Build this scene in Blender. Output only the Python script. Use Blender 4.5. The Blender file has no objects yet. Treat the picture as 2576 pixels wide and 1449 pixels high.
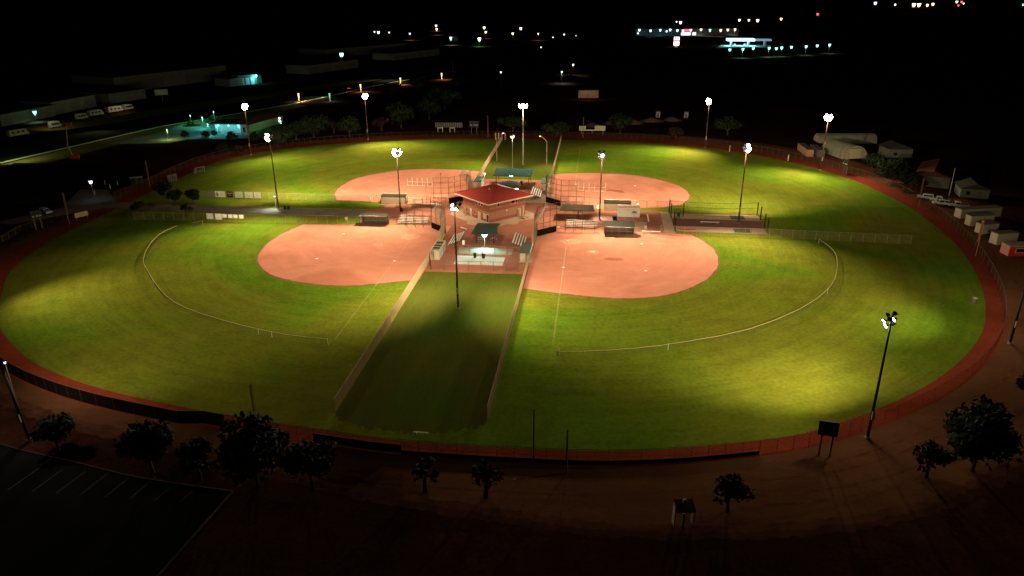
import bpy, math, random
from mathutils import Vector, Matrix
random.seed(7)
SC = bpy.context.scene
COL = SC.collection

# ---------------------------------------------------------------- camera, sky, exposure
F_PX, PITCH, ROLL, YAW, CAM_H = 1857.44, 0.38585, -0.0060358, 0.1139375, 62.115
_c, _s = math.cos(YAW), math.sin(YAW)
_r0 = Vector((_c, _s, 0)); FWD = Vector((-_s*math.cos(PITCH), _c*math.cos(PITCH), -math.sin(PITCH)))
_u0 = _r0.cross(FWD)
RGT = _r0*math.cos(ROLL)+_u0*math.sin(ROLL); UPV = -_r0*math.sin(ROLL)+_u0*math.cos(ROLL)
cam_d = bpy.data.cameras.new('camera'); cam = bpy.data.objects.new('camera', cam_d); COL.objects.link(cam)
cam_d.sensor_width = 36; cam_d.lens = F_PX/2576*36; cam_d.clip_start = 1; cam_d.clip_end = 12000
M = Matrix((RGT, UPV, -FWD)).transposed().to_4x4(); M.translation = Vector((0, 0, CAM_H)); cam.matrix_world = M
SC.camera = cam

world = bpy.data.worlds.new('World'); SC.world = world; world.use_nodes = True
wn = world.node_tree; bg = wn.nodes['Background']
sky = wn.nodes.new('ShaderNodeTexSky'); sky.sky_type = 'NISHITA'; sky.sun_disc = False
sky.sun_elevation = math.radians(1.0); sky.sun_rotation = math.radians(200)
wn.links.new(sky.outputs[0], bg.inputs[0]); bg.inputs[1].default_value = 0.0006
SC.view_settings.view_transform = 'Standard'; SC.view_settings.look = 'None'
SC.view_settings.exposure = 0; SC.view_settings.gamma = 1
SC.cycles.use_denoising = True; SC.cycles.max_bounces = 4; SC.cycles.sample_clamp_indirect = 4
try: SC.cycles.use_light_tree = True
except Exception: pass

def G(x, y, z=0.0):
    """survey helper: where the sight line through a point of the 2576 px wide survey meets height z"""
    d = ((x-1288)/F_PX)*RGT-((y-724.5)/F_PX)*UPV+FWD
    t = (z-CAM_H)/d.z
    return Vector((d.x*t, d.y*t, z))
def dist(p): return (Vector(p)-Vector((0, 0, CAM_H))).dot(FWD)
CX, CY = -27.3, 206.8

# ---------------------------------------------------------------- materials
MATS = {}
def mat(name, col, rough=.8, var=0.0, scale=3.0, col2=None, bump=0.0, metal=0.0, spec=.06, stretch=None, detail=6):
    if name in MATS: return MATS[name]
    m = bpy.data.materials.new(name); m.use_nodes = True; nt = m.node_tree; b = nt.nodes['Principled BSDF']
    b.inputs['Base Color'].default_value = (*col, 1); b.inputs['Roughness'].default_value = rough
    b.inputs['Metallic'].default_value = metal; b.inputs['Specular IOR Level'].default_value = spec
    if var > 0 or col2:
        tc = nt.nodes.new('ShaderNodeTexCoord'); mp = nt.nodes.new('ShaderNodeMapping')
        if stretch: mp.inputs['Scale'].default_value = stretch
        n = nt.nodes.new('ShaderNodeTexNoise'); n.inputs['Scale'].default_value = scale; n.inputs['Detail'].default_value = detail
        nt.links.new(tc.outputs['Object'], mp.inputs[0]); nt.links.new(mp.outputs[0], n.inputs['Vector'])
        r = nt.nodes.new('ShaderNodeValToRGB')
        a = tuple(max(0, c*(1-var)) for c in col); z = col2 if col2 else tuple(c*(1+var) for c in col)
        r.color_ramp.elements[0].position = .3; r.color_ramp.elements[1].position = .7
        r.color_ramp.elements[0].color = (*a, 1); r.color_ramp.elements[1].color = (*z, 1)
        nt.links.new(n.outputs['Fac'], r.inputs[0]); nt.links.new(r.outputs[0], b.inputs['Base Color'])
        if bump > 0:
            bp = nt.nodes.new('ShaderNodeBump'); bp.inputs['Strength'].default_value = bump
            nt.links.new(n.outputs['Fac'], bp.inputs['Height']); nt.links.new(bp.outputs[0], b.inputs['Normal'])
    MATS[name] = m; return m
def emit(name, col, s, diffuse=None):
    if name in MATS: return MATS[name]
    m = bpy.data.materials.new(name); m.use_nodes = True; b = m.node_tree.nodes['Principled BSDF']
    b.inputs['Base Color'].default_value = (*(diffuse or col), 1)
    b.inputs['Emission Color'].default_value = (*col, 1); b.inputs['Emission Strength'].default_value = s
    m.cycles.emission_sampling = 'NONE'
    MATS[name] = m; return m

def layered(name, cols, pos, scales, rough=.9, rings=None, fine=.25, streak=None):
    """large patches mixed through a ramp, medium and fine grain multiplied on top, optional mowing rings"""
    m = bpy.data.materials.new(name); m.use_nodes = True; nt = m.node_tree; N = nt.nodes; L = nt.links
    b = N['Principled BSDF']; b.inputs['Roughness'].default_value = rough; b.inputs['Specular IOR Level'].default_value = 0
    tc = N.new('ShaderNodeTexCoord')
    def noise(sc, det, st=None, dist=0):
        n = N.new('ShaderNodeTexNoise'); n.inputs['Scale'].default_value = sc; n.inputs['Detail'].default_value = det
        n.inputs['Distortion'].default_value = dist
        if st:
            mp = N.new('ShaderNodeMapping'); mp.inputs['Scale'].default_value = st; L.new(tc.outputs['Object'], mp.inputs[0]); L.new(mp.outputs[0], n.inputs['Vector'])
        else: L.new(tc.outputs['Object'], n.inputs['Vector'])
        return n.outputs['Fac']
    def rng(v, a, c):
        q = N.new('ShaderNodeMapRange'); q.inputs[1].default_value = .25; q.inputs[2].default_value = .75
        q.inputs[3].default_value = a; q.inputs[4].default_value = c; L.new(v, q.inputs[0]); return q.outputs[0]
    def math_(op, a, c):
        q = N.new('ShaderNodeMath'); q.operation = op
        for i, v in enumerate((a, c)):
            if isinstance(v, (int, float)): q.inputs[i].default_value = v
            else: L.new(v, q.inputs[i])
        return q.outputs[0]
    r = N.new('ShaderNodeValToRGB'); e = r.color_ramp.elements
    e[0].color = (*cols[0], 1); e[0].position = pos[0]; e[1].color = (*cols[-1], 1); e[1].position = pos[-1]
    for c, p in zip(cols[1:-1], pos[1:-1]): q = e.new(p); q.color = (*c, 1)
    L.new(noise(scales[0], 3, None, .6), r.inputs[0])
    mul = rng(noise(scales[1], 5, streak), 1-fine*.8, 1+fine*.8)
    mul = math_('MULTIPLY', mul, rng(noise(scales[2], 4, streak), 1-fine, 1+fine))
    if rings:   # mowing and raking marks follow arcs round the home plate of each quarter
        sp = N.new('ShaderNodeSeparateXYZ'); L.new(tc.outputs['Object'], sp.inputs[0])
        dx = math_('SUBTRACT', math_('ABSOLUTE', math_('SUBTRACT', sp.outputs[0], -27.3), 0), 20.8)
        dy = math_('SUBTRACT', math_('ABSOLUTE', math_('SUBTRACT', sp.outputs[1], 206.8), 0), 20.9)
        rad = math_('SQRT', math_('ADD', math_('MULTIPLY', dx, dx), math_('MULTIPLY', dy, dy)), 0)
        an = math_('ARCTAN2', dy, dx)
        for (fr, fa, amt) in rings:
            cb = N.new('ShaderNodeCombineXYZ'); L.new(math_('MULTIPLY', rad, fr), cb.inputs[0]); L.new(math_('MULTIPLY', an, fa), cb.inputs[1])
            q = N.new('ShaderNodeTexNoise'); q.inputs['Scale'].default_value = 1; q.inputs['Detail'].default_value = 3; L.new(cb.outputs[0], q.inputs['Vector'])
            mul = math_('MULTIPLY', mul, rng(q.outputs['Fac'], 1-amt, 1+amt))
    mx = N.new('ShaderNodeVectorMath'); mx.operation = 'SCALE'; L.new(r.outputs[0], mx.inputs[0]); L.new(mul, mx.inputs['Scale'])
    L.new(mx.outputs[0], b.inputs['Base Color'])
    MATS[name] = m; return m

GRASS = layered('turf', [(.092, .122, .011), (.138, .145, .013), (.090, .158, .009), (.158, .152, .016)], [.30, .44, .56, .70], (.016, .22, 1.3),
                rings=[(.55, 2.2, .10), (1.6, 5, .07), (.16, 1.2, .09)], fine=.19)
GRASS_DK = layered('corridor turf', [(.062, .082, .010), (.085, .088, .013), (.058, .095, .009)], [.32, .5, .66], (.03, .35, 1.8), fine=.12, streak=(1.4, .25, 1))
CLAY = layered('infield clay', [(.46, .165, .095), (.56, .215, .135), (.51, .19, .115), (.61, .26, .17)], [.3, .45, .57, .72], (.06, .35, 2.5), rings=[(.35, 1.5, .07), (1.8, 4, .045)], fine=.07)
TRACK = layered('track clay', [(.175, .031, .015), (.225, .042, .020)], [.35, .65], (.06, .5, 2), fine=.15)
DESERT = layered('desert soil', [(.022, .009, .006), (.042, .015, .010), (.062, .021, .013)], [.3, .5, .7], (.03, .25, 1.5), fine=.35)
ROADDIRT = layered('road dirt', [(.12, .050, .024), (.165, .068, .032)], [.35, .65], (.05, .4, 2), fine=.15, streak=(.5, 1.5, 1))
PAVE = layered('plaza paving', [(.27, .095, .058), (.34, .13, .08), (.29, .105, .062)], [.3, .5, .7], (.11, .5, 4), fine=.10)
CONC = layered('concrete', [(.36, .235, .15), (.43, .29, .19)], [.35, .65], (.3, 1.2, 6), fine=.07)
CONC_G = layered('grey concrete', [(.22, .22, .20), (.30, .30, .28)], [.35, .65], (.3, 1.2, 6), fine=.08)
ASPH = layered('asphalt', [(.008, .008, .008), (.013, .014, .013)], [.35, .65], (.08, .6, 3), fine=.12)
WALK = layered('walkway asphalt', [(.15, .115, .085), (.20, .155, .12)], [.35, .65], (.1, .6, 3), fine=.12)
VERGE = layered('dry verge', [(.12, .10, .03), (.2, .15, .05)], [.35, .65], (.05, .6, 3), fine=.3)
WHITE = mat('white paint', (.75, .72, .66), .6, .08, 6)
ALU = mat('brushed aluminium', (.82, .74, .60), .55, .05, 8)
GALV = mat('galvanised steel', (.42, .36, .25), .5, .1, 5, metal=.1)
GALVD = mat('weathered steel', (.16, .12, .09), .6, .1, 5)
BROWNPOLE = mat('dark bronze steel', (.10, .045, .03), .5, .1, 5)
BLACK = mat('black vinyl', (.012, .010, .010), .6, .2, 6)
BLACKM = mat('black metal', (.02, .018, .018), .4, .1, 6)
ROOFRED = mat('red metal roof', (.31, .042, .030), .5, .1, 3, bump=.05, stretch=(1, 1, 1))
TRIM = mat('roof trim', (.60, .36, .26), .6, .05, 4)
BLOCK = mat('tan block', (.26, .125, .068), .9, .08, 3, bump=.1)
BLOCKR = mat('red block', (.22, .065, .04), .9, .08, 3, bump=.1)
GLASS = mat('dark glass', (.02, .015, .012), .15, .1, 3, spec=.5)
DOORM = mat('door paint', (.48, .33, .22), .6, .05, 4)
CANOPYM = mat('canopy sheet', (.05, .07, .05), .9, .15, 2, spec=.05)
CANOPYO = mat('olive canopy sheet', (.035, .028, .018), .9, .2, 2, spec=.05)
DUGROOF = mat('dugout roof', (.022, .019, .012), .7, .3, 2)
DUGWALL = mat('dugout wall', (.26, .19, .12), .8, .15, 3)
WOOD = mat('timber pole', (.30, .14, .08), .85, .15, 4)
YELLOW = mat('yellow fence guard', (.46, .37, .11), .6, .1, 2)
NETD = mat('dark net', (.035, .03, .022), .9, .1, 3)
WIRE = mat('chain wire', (.38, .28, .15), .6, .1, 1)
WIRED = mat('rusty wire', (.10, .025, .014), .7, .1, 1)
LEAF = mat('leaves', (.016, .026, .010), .9, .4, .6, col2=(.032, .045, .016))
LEAFR = mat('dry leaves', (.035, .016, .010), .8, .4, .6)
BARK = mat('bark', (.07, .045, .03), .9, .2, 3)
GREENB = mat('green plastic', (.02, .06, .045), .5, .1, 4)
REDP = mat('red paint', (.55, .03, .02), .5, .1, 4)
CREAM = mat('cream paint', (.46, .40, .27), .7, .1, .7)
BEIGE = mat('beige wall', (.32, .27, .20), .8, .12, .4)
SHEET = mat('ribbed sheet', (.30, .29, .20), .6, .1, .5)
CARW = mat('white car paint', (.62, .60, .50), .3, .05, 2, spec=.5)
CARD = mat('dark car paint', (.06, .07, .07), .3, .05, 2, spec=.5)
RUBBER = mat('tyre rubber', (.02, .02, .02), .8, .1, 4)
WFLOOD = emit('flood lens', (1, .90, .66), 60)
WFLOODC = emit('cool flood lens', (.93, 1, .92), 30)
TEAL = emit('teal lamp', (.30, 1, .82), 2.6)
COOL = emit('cool white lamp', (.62, .88, 1), 2.6)
WARM = emit('warm white lamp', (1, .80, .5), 2.6)
AMBER = emit('amber lamp', (1, .5, .12), 6)
REDL = emit('red lamp', (1, .05, .08), 5)
CYANW = emit('canopy fascia light', (.45, .85, 1), 2.2)
MOUNDG = mat('soil heap', (.20, .10, .07), .95, .2, 1.0, bump=.2)

# ---------------------------------------------------------------- mesh helpers
class MB:
    def __init__(s): s.v = []; s.f = []
    def add(s, vs, fs):
        n = len(s.v); s.v += [tuple(v) for v in vs]; s.f += [tuple(i+n for i in f) for f in fs]; return s
    def box(s, x0, x1, y0, y1, z0, z1):
        return s.add([(x0,y0,z0),(x1,y0,z0),(x1,y1,z0),(x0,y1,z0),(x0,y0,z1),(x1,y0,z1),(x1,y1,z1),(x0,y1,z1)],
                     [(3,2,1,0),(4,5,6,7),(0,1,5,4),(1,2,6,5),(2,3,7,6),(3,0,4,7)])
    def tube(s, a, b, r0, r1=None, n=6, caps=True):
        a = Vector(a); b = Vector(b); r1 = r0 if r1 is None else r1; d = (b-a)
        if d.length < 1e-6: return s
        d.normalize(); u = d.cross(Vector((0,0,1)));
        if u.length < 1e-3: u = Vector((1,0,0))
        u.normalize(); w = d.cross(u)
        vs = []
        for p, r in ((a, r0), (b, r1)):
            for i in range(n): t = 2*math.pi*i/n; vs.append(p+(u*math.cos(t)+w*math.sin(t))*r)
        fs = [(i, (i+1) % n, n+(i+1) % n, n+i) for i in range(n)]
        if caps: fs += [tuple(range(n-1, -1, -1)), tuple(range(n, 2*n))]
        return s.add(vs, fs)
    def wire(s, a, b, r):  # three-sided, uncapped
        return s.tube(a, b, r, r, 3, False)
    def prism(s, poly, z0, z1):
        n = len(poly); vs = [(p[0], p[1], z0) for p in poly]+[(p[0], p[1], z1) for p in poly]
        return s.add(vs, [tuple(range(n-1, -1, -1)), tuple(range(n, 2*n))]+[(i, (i+1) % n, n+(i+1) % n, n+i) for i in range(n)])
    def slab(s, quad, t):  # four 3-D corners thickened downwards
        q = [Vector(p) for p in quad]; vs = q+[p-Vector((0,0,t)) for p in q]
        return s.add(vs, [(0,1,2,3),(7,6,5,4),(0,4,5,1),(1,5,6,2),(2,6,7,3),(3,7,4,0)])
    def panel(s, a, b, z0, z1, t=.06):
        a = Vector((a[0], a[1])); b = Vector((b[0], b[1])); d = (b-a).normalized(); n = Vector((-d.y, d.x))*t/2
        return s.prism([a-n, b-n, b+n, a+n], z0, z1)
    def mesh(s, name, m):
        me = bpy.data.meshes.new(name); me.from_pydata(s.v, [], s.f); me.materials.append(m); me.update(); return me
    def build(s, name, m, parent=None, smooth=False):
        o = bpy.data.objects.new(name, s.mesh(name, m)); COL.objects.link(o)
        if parent: o.parent = parent
        if smooth:
            for p in o.data.polygons: p.use_smooth = True
        return o
def tag(o, label, cat, group=None, kind=None):
    if label: o['label'] = label
    if cat: o['category'] = cat
    if group: o['group'] = group
    if kind: o['kind'] = kind
    return o
def thing(name, label, cat, loc=(0,0,0), rz=0.0, group=None):
    o = bpy.data.objects.new(name, None); COL.objects.link(o); o.empty_display_size = .5
    o.location = loc; o.rotation_euler = (0, 0, rz); return tag(o, label, cat, group)
def copy_tree(o, parent=None):
    c = o.copy(); COL.objects.link(c)
    if parent: c.parent = parent
    for ch in list(o.children): copy_tree(ch, c)
    return c
def place(o, loc, rz=0.0, label=None, sc=None):
    o.location = loc; o.rotation_euler = (0, 0, rz)
    if label: o['label'] = label
    if sc: o.scale = (sc, sc, sc) if isinstance(sc, (int, float)) else sc
    return o
def flat(name, poly, z, m):
    o = MB().add([(p[0], p[1], z) for p in poly], [tuple(range(len(poly)))]).build(name, m); o['kind'] = 'structure'; return o
def spline(pts, k=8, closed=True):
    out = []; n = len(pts); P = [Vector((p[0], p[1])) for p in pts]
    for i in range(n if closed else n-1):
        p0 = P[(i-1) % n] if closed or i > 0 else P[i]; p1 = P[i]; p2 = P[(i+1) % n]; p3 = P[(i+2) % n] if closed or i+2 < n else P[i+1]
        for j in range(k):
            t = j/k; out.append(.5*((2*p1)+(-p0+p2)*t+(2*p0-5*p1+4*p2-p3)*t*t+(-p0+3*p1-3*p2+p3)*t**3))
    if not closed: out.append(P[-1])
    return out
def lamp_light(name, loc, aim, power, col, angle=math.radians(80), size=.4, parent=None, blend=1.0):
    if aim is None: d = bpy.data.lights.new(name, 'POINT')
    else:
        d = bpy.data.lights.new(name, 'SPOT'); d.spot_size = angle; d.spot_blend = blend
    d.energy = power; d.color = col; d.shadow_soft_size = size
    o = bpy.data.objects.new(name, d); COL.objects.link(o); o.location = loc
    if aim is not None: o.rotation_euler = (Vector(aim)-Vector(loc)).to_track_quat('-Z', 'Y').to_euler()
    if parent: o.parent = parent; o.matrix_parent_inverse = parent.matrix_basis.inverted()
    return o

# ---------------------------------------------------------------- ground
flat('desert_ground', [(-4500, -300), (4500, -300), (4500, 9000), (-4500, 9000)], 0, DESERT)
TRK_IN = [(-129.3,137.3),(-138.2,151.4),(-144.1,171.9),(-145.6,205),(-146.4,239.8),(-146.7,262.9),(-140.5,283.7),(-123.9,301.3),(-93.7,317.1),(-61.3,324.4),(-31.1,326),(-8,326),(19.4,323.5),(49.3,311.8),(70.8,292.9),(87.9,263.7),(94.8,228.7),(93.8,194.5),(88.1,168.2),(80.3,147.3),(71.3,131.9),(58.4,117.1),(43.8,105.4),(31.2,98.0),(16.7,93.4),(3.0,90.9),(-9.8,90.3),(-26,90.4),(-37.0,91.6),(-54.1,94.2),(-77.2,99.2),(-93.2,104.9),(-105.3,111.9),(-118.5,123)]
inner = spline(TRK_IN, 6)
def offset(poly, fn):
    n = len(poly); out = []
    for i in range(n):
        t = (poly[(i+1) % n]-poly[i-1]).normalized(); nrm = Vector((t.y, -t.x))
        c = poly[i]-Vector((CX, CY))
        if nrm.dot(c) < 0: nrm = -nrm
        out.append(poly[i]+nrm*fn(poly[i]))
    return out
wid = lambda p: 3.1+max(0, min(1, (p.y-185)/60))*2.9+(1.2 if p.x < -60 and p.y < 200 else 0)
outer = offset(inner, wid)
def rw(p):
    k = max(0, min(1, (p.x+70)/110)); k = k*k*(3-2*k); return 3.1+max(0, min(1, (p.y-185)/60))*2.9+5+k*10
fine = [a.lerp(inner[(i+1) % len(inner)], t) for i, a in enumerate(inner) for t in (0, .25, .5, .75)]
def band(name, r1, r2, z, m):
    n = len(r1); o = MB().add([(p.x, p.y, z) for p in r1]+[(p.x, p.y, z) for p in r2], [(i, n+i, n+(i+1) % n, (i+1) % n) for i in range(n)]).build(name, m); o['kind'] = 'structure'; return o
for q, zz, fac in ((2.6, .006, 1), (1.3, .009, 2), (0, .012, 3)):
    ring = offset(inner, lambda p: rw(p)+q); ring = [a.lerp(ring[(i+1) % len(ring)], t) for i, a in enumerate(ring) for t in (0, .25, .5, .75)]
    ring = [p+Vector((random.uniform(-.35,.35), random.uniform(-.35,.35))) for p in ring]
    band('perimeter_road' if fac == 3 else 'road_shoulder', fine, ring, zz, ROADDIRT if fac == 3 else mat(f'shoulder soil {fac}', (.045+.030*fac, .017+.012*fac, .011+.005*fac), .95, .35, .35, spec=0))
TRACKS = mat('wheel track soil', (.14, .055, .026), .95, .3, .4, spec=0)
def wheel_track(off, w, a, b):
    r1 = offset(inner, lambda p: rw(p)-off); r2 = offset(inner, lambda p: rw(p)-off-w)
    n = len(r1); i0 = min(range(n), key=lambda i: (r1[i]-Vector(a)).length); i1 = min(range(n), key=lambda i: (r1[i]-Vector(b)).length); idx = []; i = i0
    while i != i1: idx.append(i); i = (i+1) % n
    flat('wheel_track', [r1[i] for i in idx]+[r2[i] for i in reversed(idx)], .0165, TRACKS)
for off in (3.2, 5.2, 8.4, 10.4): wheel_track(off, .5, (105, 230), (14+off, 76))
flat('warning_track', offset(inner, lambda p: wid(p)+.4), .024, TRACK)
turf = [v for v in inner]
flat('turf_field', turf, .036, GRASS)
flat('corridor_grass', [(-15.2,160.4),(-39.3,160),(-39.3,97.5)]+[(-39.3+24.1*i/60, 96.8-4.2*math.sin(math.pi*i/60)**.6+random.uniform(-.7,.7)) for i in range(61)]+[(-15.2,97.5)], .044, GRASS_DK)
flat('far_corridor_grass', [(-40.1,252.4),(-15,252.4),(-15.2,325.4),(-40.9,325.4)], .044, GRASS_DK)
# infields
INF = [('right_near', [(-14.9,151.9),(-8.2,150.2),(1.4,148.5),(9.2,148.6),(17.4,151.7),(24.6,159.0),(29.5,168.5),(31.1,179.1),(29.8,187.5),(26.6,194.6),(20,195.6),(0,196.3),(-14.9,196.5)]),
       ('left_near', [(-81.9,194),(-84.2,186),(-85,178),(-83.6,168),(-80.6,161.4),(-75.0,155),(-68,151.2),(-58.7,149.5),(-49.9,150.8),(-39.6,155),(-39.6,172),(-39.6,196.5),(-60,195.6)]),
       ('right_far', [(-14.9,261),(-6,263.5),(3.5,264.2),(14.7,261.8),(24.4,254.2),(29.6,244.9),(30.4,234.4),(27.1,225),(21,221),(8.2,218.5),(-14.9,217)]),
       ('left_far', [(-81.3,220.5),(-84.6,229),(-85.3,239),(-83,250.2),(-74.1,260.6),(-65,264.5),(-53,265.5),(-39.6,263),(-39.6,240),(-39.6,217),(-60,218)])]
for nm, pl in INF:
    k = len(pl); sm = spline(pl[:k-3], 6, False)
    cc = sum(sm, Vector((0,0)))/len(sm); sm2 = []
    for p in sm:
        for q in range(2): sm2.append(p+(p-cc).normalized()*random.uniform(.25,.85)+Vector((random.uniform(-.2,.2), random.uniform(-.2,.2))))
    flat('infield_edge', [*sm2, *[Vector(q) for q in pl[k-3:]]], .047, mat('trampled edge', (.20, .085, .035), .95, .35, .8))
    ed = []
    for i, p in enumerate(sm):  # ragged grass edge
        ed.append(p+Vector((random.uniform(-.16, .16), random.uniform(-.16, .16))))
    flat('infield_dirt', [*ed, *[Vector(q) for q in pl[k-3:]]], .052, CLAY)
# plaza
plaza = [(-39.4,160.2),(-15.2,160.6),(-15.2,196),(20.5,196),(20.5,217),(-15.2,217),(-15.2,252),(-39.6,252),(-39.6,217),(-63.5,217.4),(-65,213),(-68,210.2),(-68,203),(-66,196.6),(-39.4,196.6)]
flat('plaza_paving', plaza, .062, PAVE)
flat('walkway', [(-150,211.5),(-131,211.2),(-100,208.9),(-68,209.8),(-68,203.0),(-100,203.2),(-131,203.6),(-150,205)], .060, WALK)
flat('path_to_parking', [(-150,205),(-150,211.5),(-163,226),(-172,225),(-163,204),(-172,187),(-166,186),(-155,199)], .030, WALK)
MB().box(-99, -76, 202.8, 203.05, .04, .20).build('kerb', CONC)['kind'] = 'structure'
MB().box(-108, -68, 209.9, 210.1, .04, .18).build('kerb', CONC)['kind'] = 'structure'
flat('concrete_slab', [(-42.1,207.5),(-35.6,200.6),(-35.8,198.9),(-33.6,197.6),(-31,198.2),(-25.5,197.8),(-24.3,199.6),(-22.1,199.3),(-20.9,200.9),(-21.4,202.3),(-16.6,206.2),(-17.5,211),(-29,223),(-42,211)], .072, CONC)
flat('warm_up_slab', [(-33.2,165.8),(-21.3,165.8),(-21.3,171.6),(-33.4,172.1)], .072, layered('pale slab', [(.44, .42, .36), (.54, .52, .45)], [.35, .65], (.3, 1.2, 6), fine=.07))
flat('walk_slab', [(-34,173.6),(-20,173.6),(-20,178.5),(-34,178.5)], .068, CONC)
flat('canopy_slab', [(-31.8,179.4),(-23.6,179.4),(-23.6,189.6),(-31.8,189.6)], .072, mat('dark red slab', (.20, .075, .05), .9, .1, 3))
flat('court_slab', [(5.6,205.4),(15.3,205.0),(15.1,198.9),(10.5,198.9),(6.6,199.4)], .072, CONC)
flat('far_slab', [(-22,222.5),(-22,233.5),(-12.5,233.5),(-12.5,222.5)], .072, CONC)
flat('bullpen_strip', [(19.9,216.1),(22.5,216.1),(22.5,195.7),(19.6,195.6)], .072, CONC)
flat('bullpen_strip', [(22.9,214.6),(48,214.8),(48,209.2),(22.9,209.6)], .072, CONC)
flat('bullpen_strip', [(22.9,202.2),(47,201.8),(47,196.9),(22.9,197.2)], .072, CONC)
flat('bullpen_gravel', [(22.9,209.3),(48.4,209.0),(48.0,202.1),(22.9,202.4)], .066, mat('dark red gravel', (.13, .04, .025), .95, .15, 2))
flat('bullpen_mat', [(39.6,214.2),(43.6,214.2),(43.6,210.2),(39.6,210.2)], .078, mat('green mat', (.05, .06, .035), .9, .1, 3))
flat('bullpen_mat', [(38.6,201.3),(43.0,201.3),(43.0,197.6),(38.6,197.6)], .078, MATS['green mat'])
# chalk lines and bases
CH = mat('chalk', (.62, .30, .19), .9, .2, .9)
CHG = mat('faded chalk on grass', (.17, .18, .03), .9, .3, .8)
def line(a, b, w=.14, z=.0585, m=CH):
    a = Vector(a); b = Vector(b); n = (b-a).normalized(); n = Vector((-n.y, n.x))*w/2
    o = flat('chalk_line', [a-n, b-n, b+n, a+n], z, m); return o
line((-6.6,150.2), (-6.6,182), .22); line((-6.6,124.5), (-6.6,149.8), .3, .040, CHG)
line((-5,186.2), (27,186.2), .12); line((31.5,186.2), (56,186.6), .18, .040, CHG)
line((-48.2,150.0), (-48.2,180), .10); line((-48.2,122.5), (-48.2,150), .22, .040, CHG)
line((-6.4,231), (-6.4,262), .14); line((-6.4,265), (-6.4,310), .3, .040, CHG)
line((-66,225.6), (-83,225.2), .12); line((-86,225), (-132,224.2), .26, .040, CHG)
base_n = 0
for q, bs in (('right near', [((12.9,185.2),'first'),((12.9,165.5),'second'),((-6.6,166),'third'),((-6.4,186.2),'home')]),
              ('left near', [((-67.6,186.2),'third'),((-67.8,166.2),'second'),((-48.1,166.3),'first')]),
              ('right far', [((13.7,246.8),'second'),((-6.2,247.3),'first'),((13,228),'third')]),
              ('left far', [((-68.1,247.9),'second'),((-48.3,247.6),'third')])):
    for (x, y), nm in bs:
        s = .32 if nm != 'home' else .25
        o = MB().box(-s, s, -s*.8, s*.8, 0, .09).build('base', WHITE); o.location = (x, y, .053)
        tag(o, f'white {nm} base on the {q} infield', 'base', 'bases on the infields')
o = MB().box(-.6, .6, -.18, .18, 0, .05).build('pitching_plate', WHITE); o.location = (.2, 178.0, .053)
tag(o, 'white pitching plate in the middle of the right near infield', 'plate')

# ---------------------------------------------------------------- fences
def wires(mb, a, b, z0, z1, sp=.32, r=.012, horiz=True):
    a = Vector((a[0], a[1])); b = Vector((b[0], b[1])); L = (b-a).length; d = (b-a)/L; H = z1-z0
    n = int((L+H)/sp)
    for i in range(n):
        t = -H+i*sp
        for sg in (1, -1):
            t0, t1 = (t, t+H); s0, s1 = z0, z1
            if t0 < 0: s0 = z0-t0; t0 = 0
            if t1 > L: s1 = z1-(t1-L); t1 = L
            if s1-s0 < .05: continue
            if sg < 0: t0, t1 = L-t0, L-t1
            p = a+d*t0; q = a+d*t1
            mb.wire((p.x, p.y, s0), (q.x, q.y, s1), r)
def fence(label, pts, h=2.4, name='chain_link_fence', wm=WIRE, pm=GALV, post=3.05, sp=.32, r=.012, pr=.035, mid=False, group='chain link fences', close=False, screen=None, rail=.03):
    t = thing(name, label, 'fence', (0,0,0), 0, group)
    w = MB(); rl = MB(); n = len(pts); pp_ = []
    acc = 0; first = True
    for i in range(n-1 if not close else n):
        a = Vector(pts[i][:2]); b = Vector(pts[(i+1) % n][:2]); L = (b-a).length
        k = max(1, round(L/post))
        if L < post*.8:
            acc += L; k = 1
            if first or acc > post*.8: pp_.append(a); acc = 0; first = False
        else:
            for j in range(k+(1 if i == n-2 and not close else 0)):
                p = a.lerp(b, j/k); pp_.append(p)
        wires(w, a, b, .05, h, sp, r)
        rl.tube((a.x,a.y,h),(b.x,b.y,h),rail,rail,5)
        if mid: rl.tube((a.x,a.y,h*.5),(b.x,b.y,h*.5),rail*.8,rail*.8,5)
    pp_.append(Vector(pts[-1][:2]))
    w.build('mesh', wm, t); rl.build('rail', pm, t)
    pm_ = MB().tube((0,0,0),(0,0,h+.05),pr).mesh('post', pm); done = []
    for q in pp_:
        if any((q-d).length < .3 for d in done): continue
        done.append(q); o = bpy.data.objects.new('post', pm_); COL.objects.link(o); o.parent = t; o.location = (q.x, q.y, 0)
    if screen:
        for (pp, z0, z1, m) in screen:
            s = MB()
            for a, b in zip(pp[:-1], pp[1:]): s.panel(a, b, z0, z1, .04)
            s.build('windscreen', m, t)
    return t
CW = mat('cream coated wire', (.40, .27, .14), .6, .1, 1)
fence('long fence along the left side of the near grass corridor', [(-39.4,97.2),(-39.4,167)], wm=CW, pm=CW, sp=.20, r=.017)
fence('long fence along the right side of the near grass corridor', [(-15.1,97.3),(-15.1,167)], wm=CW, pm=CW, sp=.18, r=.017)
fence('long fence along the left side of the far grass corridor', [(-40.2,246),(-41,325.5)], wm=CW, pm=CW, sp=.22, r=.018)
fence('long fence along the right side of the far grass corridor', [(-14.9,246),(-15.1,325.5)], wm=CW, pm=CW, sp=.2, r=.018)
fence('chain link fence with white boards between left near field and walkway', [(-133,193.6),(-66.2,195.4)], sp=.3, r=.010, mid=False)
fence('faint chain link fence carrying the printed banners beside left far field', [(-133,218.6),(-66,217.8)], sp=.3, r=.009)
fence('chain link fence running out past the bullpen strips along right near field', [(18.4,194.6),(47,194.2),(82,191.8)], sp=.3, r=.010)
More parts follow.
